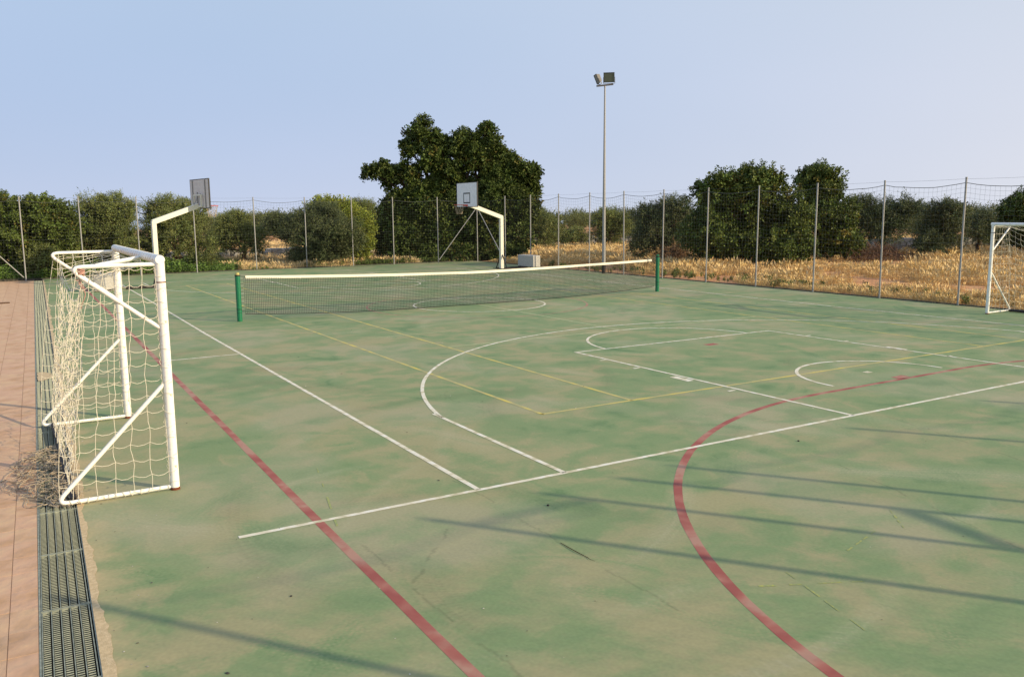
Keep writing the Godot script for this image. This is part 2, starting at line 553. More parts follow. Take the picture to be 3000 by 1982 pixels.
	mark(court, "red_line", PackedVector2Array([P(-9.1, -18.85), P(9.1, -18.85)]), red, low, M.line_red)
	mark(court, "red_spot", PackedVector2Array([P(0.07, -8.78), P(0.33, -8.78)]), 0.16, low, M.line_red)
	mark(court, "red_spot", PackedVector2Array([P(0.14, -12.7), P(0.42, -12.68)]), 0.18, low, M.line_red)
	# remains of older yellow lines in the foreground
	for q in [[[-6.98, -16.62], [-6.2, -17.0]], [[-6.62, -16.55], [-6.9, -17.45]], [[-5.95, -16.55], [-5.4, -16.4]], [[-5.2, -16.5], [-4.9, -16.15]], [[-8.6, -12.35], [-9.02, -14.2]]]:
		for k in 4:
			var a := P(q[0][0], q[0][1]).lerp(P(q[1][0], q[1][1]), k * 0.25 + rng.randf() * 0.05)
			var b := P(q[0][0], q[0][1]).lerp(P(q[1][0], q[1][1]), k * 0.25 + rng.randf_range(0.1, 0.22))
			mark(court, "yellow_line", PackedVector2Array([a, b]), rng.randf_range(0.008, 0.02), mid, M.line_old)
	# kerb that closes the court along the far and right fences
	var kerb := Shape.new()
	kerb.box(Vector3(10.05, -0.3, -18.9), Vector3(10.17, 0.025, 23.5), Transform3D.IDENTITY, 0.01)
	obj("kerb", kerb, M.kerb, court)
	kerb = Shape.new()
	kerb.box(Vector3(-14.0, -0.3, -18.9), Vector3(10.045, 0.035, -18.76), Transform3D.IDENTITY, 0.01)
	obj("kerb", kerb, M.kerb, court)
	# sand washed along the drain
	var sand := Shape.new()
	var pairs := PackedVector2Array()
	var f := noise(0.9, 61, 3)
	for k in 1800:
		var v := lerpf(-22.0, 18.6, k / 1799.0)
		var wide := 0.05 + 0.045 * f.get_noise_1d(v) + 0.02 * f.get_noise_1d(v * 5.0)
		pairs.append(P(drain_left(v) + 0.305, v))
		pairs.append(P(drain_left(v) + 0.315 + maxf(wide, 0.015), v))
	sand.flat(pairs, 0.003)
	obj("sand_strip", sand, M.sand, court)
	# paint flakes and crumbs on the near left of the court
	var flake := Shape.new()
	flake.box(Vector3(-0.5, 0, -0.3), Vector3(0.45, 0.12, 0.3), Transform3D.IDENTITY, 0.1)
	var flakes := PackedFloat32Array()
	for k in 420:
		var v := -18.0 + pow(rng.randf(), 1.3) * 24.0
		var x := drain_left(v) + 0.4 + pow(rng.randf(), 2.2) * 9.0
		var size := rng.randf_range(0.004, 0.013) if rng.randf() < 0.85 else rng.randf_range(0.015, 0.028)
		var pale := rng.randf_range(0.3, 0.75) if rng.randf() < 0.5 else rng.randf_range(0.04, 0.12)
		put(flakes, Basis(Vector3.UP, rng.randf() * TAU).scaled(Vector3(size, size * 0.6, size)), Vector3(x, 0.003, -v), Color(pale, pale * 0.93, pale * 0.78))
	many("paint_flakes", flake.commit(), M.stone, flakes, court)

func build_paving() -> void:
	var turn := -atan(0.0325)
	var paving := Node3D.new()
	paving.name = "tiled_paving"
	paving.set_meta("kind", "structure")
	add_child(paving)
	paving.position = Vector3(drain_left(-19.0), 0, 19.0)
	paving.rotation.y = turn
	var bed := Shape.new()
	bed.box(Vector3(-9.0, -0.3, -37.3), Vector3(-0.0, -0.004, 4.0))
	obj("mortar_bed", bed, M.mortar, paving)
	rng.seed = 12
	var mats := [M.tile_a, M.tile_b, M.tile_c]
	var pitch := 0.33
	var columns := [[-0.16, 0.0], [-0.49, -0.16], [-0.82, -0.49], [-1.15, -0.82]]
	var shapes := []
	for cell in columns:
		var s := Shape.new()
		s.box(Vector3(cell[0] + 0.0025, -0.03, -pitch + 0.0012), Vector3(cell[1] - 0.0025, 0.0, -0.0012))
		shapes.append(s.commit())
	var rest := Shape.new()
	for row in 112:
		for k in 12:
			var y := rng.randf_range(-0.0008, 0.0008)
			if row < 74 and k < 4:
				var o := obj("tile", shapes[k], mats[rng.randi() % 3], paving)
				o.position = Vector3(0, y, -row * pitch)
			else:
				var x0 := -0.16 - (k - 1) * 0.33 if k > 0 else 0.0
				rest.box(Vector3(x0 - (0.33 if k > 0 else 0.16) + 0.003, -0.03, -(row + 1) * pitch + 0.003), Vector3(x0 - 0.003, y, -row * pitch - 0.003))
	obj("tile", rest, M.tile_a, paving, "stuff")
	# drain beside the paving
	var drain := Node3D.new()
	drain.name = "drain_channel"
	drain.set_meta("kind", "structure")
	add_child(drain)
	drain.position = paving.position
	drain.rotation.y = turn
	var trough := Shape.new()
	trough.box(Vector3(0.0, -0.3, -37.5), Vector3(0.31, -0.16, 4.0))
	trough.box(Vector3(0.001, -0.16, -37.5), Vector3(0.016, -0.031, 4.0))
	trough.box(Vector3(0.294, -0.16, -37.5), Vector3(0.309, -0.031, 4.0))
	obj("trough", trough, M.channel, drain)
	var lip := Shape.new()
	lip.box(Vector3(0.001, -0.03, -37.5), Vector3(0.012, -0.001, 4.0))
	lip.box(Vector3(0.298, -0.03, -37.5), Vector3(0.309, -0.001, 4.0))
	obj("edge_angle", lip, M.grate, drain)
	var g := Shape.new()
	var long := 1.04
	var step := 0.028
	for k in 37:
		var z := -0.016 - k * step
		for q in 5:
			var x := 0.024 + q * 0.0535
			var at := Transform3D(Basis(Vector3.RIGHT, -0.35), Vector3(x, -0.008, z))
			g.box(Vector3(0.0, -0.0025, -0.011), Vector3(0.037, 0.0025, 0.011), at)
	for q in 6:
		var x := 0.0155 + q * 0.0535
		g.box(Vector3(x, -0.028, -long + 0.002), Vector3(x + 0.006, -0.002, -0.002))
	for z in [-0.004, -long + 0.012]:
		g.box(Vector3(0.0135, -0.028, z - 0.008), Vector3(0.2965, -0.0005, z))
	var mesh := g.commit()
	for k in 38:
		var o := obj("grate", mesh, M.grate, drain)
		o.position = Vector3(0, rng.randf_range(-0.002, 0.001), 2.75 - k * long)
		o.rotation.x = rng.randf_range(-0.0015, 0.0015)
	# sand that has covered one grate
	var heap := Shape.new()
	var a := P(0, 0)
	var pile := PackedVector2Array()
	for k in 14:
		var z := -13.3 - k * 0.065
		pile.append(Vector2(0.02 + rng.randf() * 0.02, z))
		pile.append(Vector2(0.05 + 0.22 * pow(sin((k + 0.5) * 0.224), 0.6) * rng.randf_range(0.6, 1.0), z))
	heap.flat(pile, 0.004)
	obj("sand_patch", heap, M.sand, drain)

# ---------------------------------------------------------------- terrain

func height_at(x: float, z: float) -> float:
	if x > -15.0 and x < 10.1 and z > -18.82 and z < 24.0:
		return -0.28
	var far := maxf(0.0, Vector2(x + 3.0, z).length() - 62.0)
	return -0.02 - far * far * 0.00008 / (1.0 + far * 0.004) + 0.06 * soft.get_noise_2d(x, z)

var soft := FastNoiseLite.new()

func build_terrain() -> void:
	soft = noise(0.06, 71, 3)
	var xs := PackedFloat32Array()
	var zs := PackedFloat32Array()
	for e in [400.0, 300.0, 220.0, 160.0, 120.0, 95.0, 80.0]:
		xs.append(-e)
		zs.append(-e)
	for k in 36:
		xs.append(-70.0 + k * 1.52)
	for k in range(-15, 10):
		xs.append(float(k) + 0.01)
	xs.append(10.09)
	for k in 40:
		xs.append(10.11 + k * 1.4)
	for k in 32:
		zs.append(-70.0 + k * 1.6)
	zs.append(-18.83)
	for k in range(-18, 24):
		zs.append(float(k) - 0.81)
	zs.append(24.01)
	for e in [30.0, 40.0, 60.0, 90.0, 150.0, 250.0, 400.0]:
		zs.append(e)
	for e in [70.0, 80.0, 95.0, 120.0, 160.0, 220.0, 300.0, 400.0]:
		xs.append(e)
	xs.sort()
	zs.sort()
	var s := Shape.new()
	for z in zs:
		for x in xs:
			s.v.append(Vector3(x, height_at(x, z), z))
			var e := 0.8
			s.n.append(Vector3(height_at(x - e, z) - height_at(x + e, z), 2.0 * e, height_at(x, z - e) - height_at(x, z + e)).normalized() if x > 11.0 or z < -20.0 else Vector3.UP)
			s.t.append(Vector2(x, z))
			s.c.append(Color.WHITE)
	var w := xs.size()
	for r in zs.size() - 1:
		for c in w - 1:
			var k := r * w + c
			s.i.append_array(PackedInt32Array([k, k + 1, k + w + 1, k, k + w + 1, k + w]))
	obj("field_ground", s, M.soil, self, "structure")
	var sea := Shape.new()
	sea.flat(PackedVector2Array([Vector2(-7000, 500), Vector2(7000, 500), Vector2(-7000, -7000), Vector2(7000, -7000)]), -14.0)
	obj("sea", sea, M.sea, self, "structure")

# ---------------------------------------------------------------- fences

func sag(x: float) -> float:
	return 4.0 * x * (1.0 - x)

func panel(width: float, seed_: int) -> ArrayMesh:
	# square-meshed net hung from a slack cable, bottom on the ground
	var s := Shape.new()
	var f := noise(0.55, seed_, 2)
	var cell := 0.128
	var cols := int(round(width / cell))
	var rows := 25
	var drop := 0.09 + 0.02 * (seed_ % 3)
	var point := func(x: float, y: float) -> Vector3:
		var k := x / width
		var up := y / (rows * cell)
		var top := 3.13 - drop * sag(k)
		var h := lerpf(0.03, top, up)
		return Vector3(x + 0.03 * f.get_noise_2d(x * 2.0, y * 2.0) * sag(k) + 0.05 * (up - 0.5) * f.get_noise_1d(y * 3.0) * sag(k), h + 0.02 * f.get_noise_2d(x * 2.0 + 40.0, y * 2.0), 0.04 * f.get_noise_2d(x * 1.4 + 9.0, y * 1.4) * sag(k))
	for c in cols + 1:
		var path := PackedVector3Array()
		for k in 9:
			path.append(point.call(width * c / cols, rows * cell * k / 8.0))
		s.tube(path, 0.0021, 3, false)
	for r in rows + 1:
		var path := PackedVector3Array()
		for k in 9:
			path.append(point.call(width * k / 8.0, r * cell))
		s.tube(path, 0.0021 if r < rows else 0.009, 3, false)
	return s.commit()

func stay(parent: Node3D, a: Vector3, b: Vector3) -> void:
	var s := Shape.new()
	s.tube(PackedVector3Array([a, b]), 0.02, 8)
	obj("stay", s, M.galvanised, parent)

func fence(label: String, posts: PackedVector2Array, gap := -1, thick := 0.025) -> Node3D:
	var root := thing("wire_fence", label, "fence")
	var pole := Shape.new()
	pole.tube(PackedVector3Array([Vector3(0, -0.3, 0), Vector3(0, 3.25, 0)]), thick, 10)
	pole.tube(PackedVector3Array([Vector3(0, 3.24, 0), Vector3(0, 3.265, 0)]), thick + 0.003, 10)
	var pole_mesh := pole.commit()
	var panels := [panel(2.3, 3), panel(2.3, 4), panel(2.3, 8)]
	for k in posts.size():
		var at := Vector3(posts[k].x, 0, posts[k].y)
		var o := obj("post", pole_mesh, M.galvanised, root)
		o.position = at
		o.rotation = Vector3(rng.randf_range(-0.006, 0.006), rng.randf() * TAU, rng.randf_range(-0.006, 0.006))
		if k + 1 < posts.size() and k != gap:
			var to := Vector3(posts[k + 1].x, 0, posts[k + 1].y)
			var long := at.distance_to(to)
			var n := obj("net_panel", panels[(k * 7 + k / 3) % 3], M.wire, root)
			var along := (to - at) / 2.3
			n.transform = Transform3D(Basis(along, Vector3.UP, along.cross(Vector3.UP).normalized()), at + along.normalized() * 0.0)
			for y in [3.22, 1.6]:
				var path := PackedVector3Array()
				for q in 5:
					path.append(at.lerp(to, q / 4.0) + Vector3(0, y - sag(q / 4.0) * 0.015, 0))
				var wire := Shape.new()
				wire.tube(path, 0.0022, 4, false)
				obj("tension_wire", wire, M.wire, root)
	return root

func build_fences() -> void:
	rng.seed = 21
	var right := PackedVector2Array([P(10, 18.25)])
	for k in range(0, 17):
		right.append(P(10.0, 15.42 - 2.3 * k))
	right.append(P(10.0, -22.2))
	var r := fence("long wire-net fence with thin grey posts along the right side of the court", right)
	stay(r, Vector3(10, 2.75, -18.25), Vector3(10, 0.15, -15.5))
	var far := PackedVector2Array()
	for q in [[10.0, 18.25], [7.8, 18.35], [5.5, 18.6], [3.45, 18.75], [1.2, 18.85], [-1.15, 18.8], [-3.8, 18.5], [-6.1, 18.3], [-8.25, 18.05], [-10.33, 17.75], [-12.65, 17.6]]:
		far.append(P(q[0], q[1]))
	var f := fence("wire-net fence with thin grey posts across the far end of the court", far)
	stay(f, Vector3(10, 2.75, -18.25), Vector3(7.85, 0.15, -18.35))
	stay(f, Vector3(-12.65, 2.75, -17.6), Vector3(-10.4, 0.15, -17.74))
	var near := PackedVector2Array()
	for u in [-13.2, -10.5, -7.8, -5.08, -2.37, -1.2, -0.34, 0.33, 3.06, 5.7, 8.0, 10.0]:
		near.append(P(u, -22.1))
	var n := fence("wire-net fence behind the photographer, seen only by its shadow on the court", near, 5, 0.038)
	var gate := Shape.new()
	gate.tube(PackedVector3Array([Vector3(-1.2, 2.03, 22.1), Vector3(-0.34, 2.46, 22.1)]), 0.042, 8)
	obj("brace", gate, M.galvanised, n)
	gate = Shape.new()
	gate.tube(PackedVector3Array([Vector3(-2.37, 3.13, 22.1), Vector3(-1.2, 3.13, 22.1)]), 0.022, 8)
	obj("top_rail", gate, M.galvanised, n)

# ---------------------------------------------------------------- goals

func bend(points: PackedVector3Array, radius: float) -> PackedVector3Array:
	# rounds the inner corners of a path
	var out := PackedVector3Array([points[0]])
	for k in range(1, points.size() - 1):
		var a := points[k] + (points[k - 1] - points[k]).limit_length(radius)
		var b := points[k] + (points[k + 1] - points[k]).limit_length(radius)
		for q in 7:
			var f := q / 6.0
			out.append(a.lerp(points[k], f).lerp(points[k].lerp(b, f), f))
	out.append(points[-1])
	return out

func bar(called: String, parent: Node3D, points: PackedVector3Array, r, m: Material, sides := 14) -> MeshInstance3D:
	var s := Shape.new()
	s.tube(points, r, sides)
	return obj(called, s, m, parent)

func net_sheet(s: Shape, corner: Callable, cols: int, rows: int, r: float, seed_: int, wave: float, drop := 0.0) -> void:
	# a rope net over a bilinear or curved patch corner(a, b) with a, b in 0..1
	var f := noise(1.0, seed_, 2)
	var at := func(a: float, b: float) -> Vector3:
		var p: Vector3 = corner.call(a, b)
		var loose := minf(1.0, 6.0 * minf(minf(a, 1.0 - a), minf(b, 1.0 - b)) + 0.15)
		return p + Vector3(f.get_noise_2d(a * cols * 0.55, b * rows * 0.55), f.get_noise_2d(a * cols * 0.55 + 50.0, b * rows * 0.55) * 0.6, f.get_noise_2d(a * cols * 0.55, b * rows * 0.55 + 90.0)) * wave * loose
	var sub := 3
	for c in cols + 1:
		var path := PackedVector3Array()
		for k in rows * sub + 1:
			path.append(at.call(float(c) / cols, float(k) / (rows * sub)))
		s.tube(path, r, 4, false)
	for q in rows + 1:
		var path := PackedVector3Array()
		for k in cols * sub + 1:
			var p: Vector3 = at.call(float(k) / (cols * sub), float(q) / rows)
			# each cell's cord hangs a little between its knots
			p.y -= drop * sag(fmod(float(k) / sub, 1.0))
			path.append(p)
		s.tube(path, r, 4, false)

func goal(label: String, at: Vector3, turn: float, left: bool) -> Node3D:
	# origin between the posts on the ground; the mouth looks to +x, the net hangs to -x; local z: near post at +1.64
	var g := thing("goal", label, "goal", at, turn, "small football goals")
	var half := 1.64
	for s in [1.0, -1.0]:
		var z: float = s * half
		var p := bar("post", g, PackedVector3Array([Vector3(0, 0, z), Vector3(0, 2.07, z), Vector3(0, 2.1, z)]), 0.04, M.white_paint, 18)
		var ring := bar("rust_ring", p, PackedVector3Array([Vector3(0, 1.905, z), Vector3(0, 1.915, z)]), 0.041, M.rust, 18)
		ring.name = "rust_ring"
		bar("foot", p, PackedVector3Array([Vector3(0, 0.0, z), Vector3(0, 0.025, z)]), 0.0425, M.rust, 18)
		var zi: float = z - s * 0.005
		bar("top_bar", g, bend(PackedVector3Array([Vector3(-0.03, 2.07, zi), Vector3(-0.74, 2.07, zi), Vector3(-0.03, 1.497, zi)]), 0.14), 0.0185, M.white_paint)
		bar("base_bar", g, bend(PackedVector3Array([Vector3(-0.035, 0.03, zi), Vector3(-0.98, 0.03, zi), Vector3(-0.03, 0.996, zi)]), 0.12), 0.0185, M.white_paint)
	bar("crossbar", g, PackedVector3Array([Vector3(0, 2.11, half + 0.04), Vector3(0, 2.11, -half - 0.04)]), 0.04, M.white_paint, 18)
	bar("corner_tie", g, PackedVector3Array([Vector3(-0.5, 2.075, half - 0.03), Vector3(-0.03, 2.09, 0.66)]), 0.02, M.white_paint)
	bar("weight_bar", g, PackedVector3Array([Vector3(-0.83, 0.035, half - 0.05), Vector3(-0.83, 0.035, -half + 0.05)]), 0.026, M.dark_iron)
	var net := Shape.new()
	var r := 0.0026
	for s in [1.0, -1.0]:
		var z: float = s * half
		# side net between post, top bar and base bar
		net_sheet(net, func(a: float, b: float) -> Vector3:
			var h := lerpf(0.04, 2.04, b)
			var deep := lerpf(0.9, 0.62, pow(b, 1.5))
			return Vector3(-0.045 - a * deep, h, z + s * 0.02 * sin(a * 6.0 + b * 9.0)), 6, 14, r, 31 + int(s), 0.022, 0.022)
	# top net, slack between crossbar and rear corners
	net_sheet(net, func(a: float, b: float) -> Vector3:
		return Vector3(-0.04 - b * 0.58, 2.06 - 0.3 * b * sag(a), lerpf(half - 0.06, -half + 0.06, a)), 20, 4, r, 41, 0.04, 0.015)
	# back net hangs from the slack rear edge to the ground
	net_sheet(net, func(a: float, b: float) -> Vector3:
		var top := 2.03 - 0.36 * pow(sag(a), 0.7)
		return Vector3(-0.62 - 0.22 * (1.0 - b) - 0.05 * sin(a * 19.0) * sag(b), lerpf(0.02, top, b), lerpf(half - 0.04, -half + 0.04, a)), 24, 15, r, 51, 0.06, 0.02)
	# cord lashed round posts, crossbar and base bars
	for s in [1.0, -1.0]:
		var z: float = s * half
		for k in 29:
			var y := 0.06 + k * 0.069 + rng.randf_range(-0.015, 0.015)
			var loop := PackedVector3Array()
			for q in 9:
				loop.append(Vector3(0.043 * cos(TAU * q / 8.0) - 0.004, y + 0.02 * sin(TAU * q / 8.0 + k), z + 0.043 * sin(TAU * q / 8.0)))
			if k % 2 == 0:
				net.tube(loop, r, 4, false)
			net.tube(PackedVector3Array([Vector3(-0.045, y, z), Vector3(-0.05 - rng.randf() * 0.012, y + 0.035, z + rng.randf_range(-0.01, 0.01)), Vector3(-0.045, y + 0.069, z)]), r, 4, false)
		for k in 12:
			var x := -0.08 - k * 0.07 + rng.randf_range(-0.015, 0.015)
			var loop := PackedVector3Array()
			for q in 8:
				loop.append(Vector3(x + 0.012 * sin(TAU * q / 7.0 + k), 0.03 + 0.023 * cos(TAU * q / 7.0), z + 0.023 * sin(TAU * q / 7.0)))
			net.tube(loop, r, 4, false)
	for k in 22:
		var z := lerpf(-half + 0.1, half - 0.1, k / 21.0) + rng.randf_range(-0.02, 0.02)
		var loop := PackedVector3Array()
		for q in 9:
			loop.append(Vector3(0.043 * cos(TAU * q / 8.0), 2.108 + 0.043 * sin(TAU * q / 8.0), z + 0.015 * sin(TAU * q / 8.0 + k)))
		net.tube(loop, r, 4, false)
	obj("net", net, M.rope, g)
	if left:
		# loose net lying on paving and drain behind the goal
		var heap := Shape.new()
		rng.seed = 33
		for layer in 2:
			var f := noise(1.0, 60 + layer, 3)
			net_sheet(heap, func(a: float, b: float) -> Vector3:
				var wide := 0.1 + 0.4 * pow(sag(clampf(a * 0.96 + 0.02, 0.0, 1.0)), 0.6)
				var x := -0.82 - wide * (b if layer != 1 else b * b * 0.8) + 0.13 * f.get_noise_2d(a * 7.0, b * 4.0)
				var z := lerpf(half - 0.02, -0.5, a) + 0.2 * f.get_noise_2d(a * 6.0 + 30.0, b * 5.0)
				var up := 0.012 + 0.05 * (1.0 - b) * absf(f.get_noise_2d(a * 15.0 + 70.0, b * 9.0)) + 0.012 * layer
				return Vector3(minf(x, -0.79), up, z), 15, 7, 0.0034, 70 + layer, 0.13, 0.0)
		for k in heap.v.size():
			heap.v[k].y = 0.004 + absf(heap.v[k].y) * 0.8
		obj("net_heap", heap, M.rope_faded, g)
		var knot := Shape.new()
		for k in 6:
			var path := PackedVector3Array()
			for q in 12:
				var ang := q * 0.62 + k
				path.append(Vector3(-0.63 + 0.028 * cos(ang), 2.03 + (k - 3) * 0.009 + 0.008 * sin(ang + k), half - 0.005 + 0.028 * sin(ang)))
			knot.tube(path, 0.005, 5, false)
		for k in 3:
			var path := PackedVector3Array()
			for q in 8:
				path.append(Vector3(-0.63 + 0.02 * sin(k * 2.0 + q), 2.02 - q * (0.02 + 0.012 * k), half - 0.01 + 0.025 * cos(k * 1.3 + q * 0.8)))
			knot.tube(path, 0.003, 4, false)
		obj("red_cord", knot, M.red_cord, g)
	return g

# ---------------------------------------------------------------- tennis net

func build_tennis_net() -> void:
	var t := thing("tennis_net", "low dark tennis net with white band between two green posts", "tennis net")
	for s in [-1.0, 1.0]:
		var x: float = s * 6.4
		var p := bar("post", t, PackedVector3Array([Vector3(x, 0, 0), Vector3(x, 1.1, 0)]), 0.06, M.green_paint, 20)
		bar("cap", p, PackedVector3Array([Vector3(x, 1.1, 0), Vector3(x, 1.105, 0), Vector3(x, 1.15, 0)]), [0.055, 0.045, 0.04], M.line_yellow if s < 0 else M.green_paint, 16)
		bar("collar", p, PackedVector3Array([Vector3(x, 1.07, 0), Vector3(x, 1.1, 0)]), 0.0625, M.dark_iron, 20)
		for y in [0.2, 0.27, 0.3]:
			bar("lacing", p, PackedVector3Array([Vector3(x, y, 0), Vector3(x, y + 0.006, 0)]), 0.063, M.net_black, 16)
		for k in 9:
			bar("hook", p, PackedVector3Array([Vector3(x - s * 0.055, 0.25 + k * 0.09, 0), Vector3(x - s * 0.12, 0.25 + k * 0.09, 0)]), 0.005, M.dark_iron, 5)
	var top := func(x: float) -> float:
		return 0.915 + (0.16 if x < 0 else 0.1) * pow(absf(x) / 6.3, 1.5)
	var under := func(x: float) -> float:
		return 0.012 + 0.16 * pow(absf(x) / 6.3, 3.0)
	var net := Shape.new()
	var cols := 290
	for c in cols + 1:
		var x := lerpf(-6.26, 6.26, float(c) / cols)
		var path := PackedVector3Array()
		for k in 4:
			path.append(Vector3(x, lerpf(under.call(x), top.call(x) - 0.05, k / 3.0), 0.012 * sin(x * 1.3 + k)))
		net.tube(path, 0.0036, 3, false)
	for r in 22:
		var path := PackedVector3Array()
		for k in 41:
			var x := lerpf(-6.26, 6.26, k / 40.0)
			path.append(Vector3(x, lerpf(under.call(x), top.call(x) - 0.05, r / 21.0), 0.012 * sin(x * 1.3 + r / 7.0)))
		net.tube(path, 0.0036 if r > 0 else 0.009, 3 if r > 0 else 6, false)
	obj("mesh", net, M.net_black, t)
	var band := Shape.new()
	var last := 60
	for k in last:
		var a := lerpf(-6.22, 6.16, float(k) / last)
		var b := lerpf(-6.22, 6.16, float(k + 1) / last)
		for z in [[0.011, a, b], [-0.011, b, a]]:
			var ya: float = top.call(z[1])
			var yb: float = top.call(z[2])
			band.quad(Vector3(z[1], ya - 0.065, z[0]), Vector3(z[1], ya, z[0]), Vector3(z[2], yb, z[0]), Vector3(z[2], yb - 0.065, z[0]))
		band.quad(Vector3(a, top.call(a), 0.011), Vector3(a, top.call(a), -0.011), Vector3(b, top.call(b), -0.011), Vector3(b, top.call(b), 0.011))
	obj("band", band, M.band, t)
	for s in [-1.0, 1.0]:
		var x: float = s * 6.19
		bar("cable", t, PackedVector3Array([Vector3(x, (top.call(x) as float) - 0.03, 0), Vector3(s * 6.36, 1.07, 0)]), 0.006, M.dark_iron, 6)

# ---------------------------------------------------------------- basketball hoops

func hoop(label: String, at: Vector3, turn: float) -> Node3D:
	# origin at the foot of the pole, the board looks to -x
	var h := thing("basketball_hoop", label, "basketball hoop", at, turn, "basketball hoops")
	var pole := Shape.new()
	pole.box(Vector3(-0.075, 0.0, -0.075), Vector3(0.075, 2.3, 0.075), Transform3D.IDENTITY, 0.006)
	obj("pole", pole, M.hoop_paint, h)
	var arm := Shape.new()
	var d := Vector3(-1.62, 0.56, 0)
	var along := d.normalized()
	var up := Vector3(along.y, -along.x, 0) * -1.0
	var b := Basis(up, along, Vector3(0, 0, 1))
	arm.box(Vector3(-0.085, 0, -0.072), Vector3(0.085, d.length(), 0.072), Transform3D(b, Vector3(0.03, 2.26, 0)), 0.006)
	obj("arm", arm, M.hoop_paint, h)
	var board := Shape.new()
	board.box(Vector3(-1.7, 2.74, -0.9), Vector3(-1.665, 3.74, 0.9))
	var bo := obj("backboard", board, M.board, h)
	var edge := Shape.new()
	for q in [[2.715, 2.7398, -0.92, 0.92], [3.7402, 3.765, -0.92, 0.92], [2.7398, 3.7402, -0.92, -0.9002], [2.7398, 3.7402, 0.9002, 0.92]]:
		edge.box(Vector3(-1.704, q[0], q[2]), Vector3(-1.653, q[1], q[3]))
	obj("edge_frame", edge, M.black_paint, bo)
	var sq := Shape.new()
	for q in [[2.88, 2.93, -0.3, 0.3], [3.28, 3.33, -0.3, 0.3], [2.9302, 3.2798, -0.3, -0.25], [2.9302, 3.2798, 0.25, 0.3]]:
		sq.box(Vector3(-1.703, q[0], q[2]), Vector3(-1.7, q[1], q[3]))
	obj("target_square", sq, M.black_paint, bo)
	var rear := Shape.new()
	rear.box(Vector3(-1.664, 2.741, -0.899), Vector3(-1.655, 3.739, 0.899))
	obj("rear_panel", rear, M.board_back, bo)
	for z in [-0.62, 0.62]:
		var rib := Shape.new()
		rib.box(Vector3(-1.654, 2.75, z - 0.015), Vector3(-1.62, 3.75, z + 0.015))
		obj("rib", rib, M.galvanised, bo)
	var hold := Shape.new()
	for q in [[2.77, 2.82, -0.36, 0.36], [3.17, 3.22, -0.36, 0.36], [2.8202, 3.1698, -0.36, -0.31], [2.8202, 3.1698, 0.31, 0.36]]:
		hold.box(Vector3(-1.6, q[0], q[2]), Vector3(-1.55, q[1], q[3]))
	obj("mounting_frame", hold, M.hoop_paint, h)
	var strut := Shape.new()
	strut.tube(PackedVector3Array([Vector3(-1.56, 3.1, 0.0), Vector3(-1.4, 2.78, 0.0)]), 0.012, 8)
	strut.box(Vector3(-1.6, 2.76, -0.022), Vector3(-1.56, 3.3, 0.022))
	obj("strut", strut, M.galvanised, h)
	var ring := Shape.new()
	var path := PackedVector3Array()
	for k in 29:
		path.append(Vector3(-2.07 + 0.225 * cos(TAU * k / 28.0), 2.82, 0.225 * sin(TAU * k / 28.0)))
	ring.tube(path, 0.011, 6, false)
	ring.box(Vector3(-1.86, 2.76, -0.08), Vector3(-1.7045, 2.826, 0.08))
	obj("rim", ring, M.rim, h)
	var web := Shape.new()
	for k in 12:
		for way in [-1.0, 1.0]:
			var path_ := PackedVector3Array()
			for q in 7:
				var f := q / 6.0
				var ang: float = TAU * (k + way * f * 1.5) / 12.0
				var rr := lerpf(0.222, 0.12, pow(f, 0.7))
				path_.append(Vector3(-2.07 + rr * cos(ang), 2.815 - 0.4 * f, rr * sin(ang)))
			web.tube(path_, 0.004, 3, false)
	obj("hoop_net", web, M.rope_faded, h)
	for s in [-1.0, 1.0]:
		var z: float = s
		bar("brace", h, PackedVector3Array([Vector3(0.0, 0.62, z * 0.078), Vector3(0.0, 0.02, z * 0.48)]), 0.024, M.black_paint, 8)
		bar("rail", h, PackedVector3Array([Vector3(-0.05, 0.03, z * 0.3), Vector3(1.15, 0.03, z * 0.3)]), 0.024, M.dark_iron, 8)
	var foot := Shape.new()
	foot.box(Vector3(-0.16, 0.0, -0.52), Vector3(0.16, 0.02, 0.52))
	obj("base_plate", foot, M.dark_iron, h)
	return h

func counterweight(label: String, at: Vector3, turn: float) -> void:
	var o := thing("concrete_block", label, "concrete block", at, turn, "concrete blocks weighing down the hoops")
	var s := Shape.new()
	s.box(Vector3(-0.19, 0.06, -0.66), Vector3(0.19, 0.56, 0.66), Transform3D.IDENTITY, 0.012)
	obj("block", s, M.concrete, o)
	for z in [-0.5, 0.5]:
		var skid := Shape.new()
		skid.box(Vector3(-0.24, 0.0, z - 0.05), Vector3(0.24, 0.0595, z + 0.05))
		obj("skid", skid, M.dark_iron, o)

# ---------------------------------------------------------------- floodlight

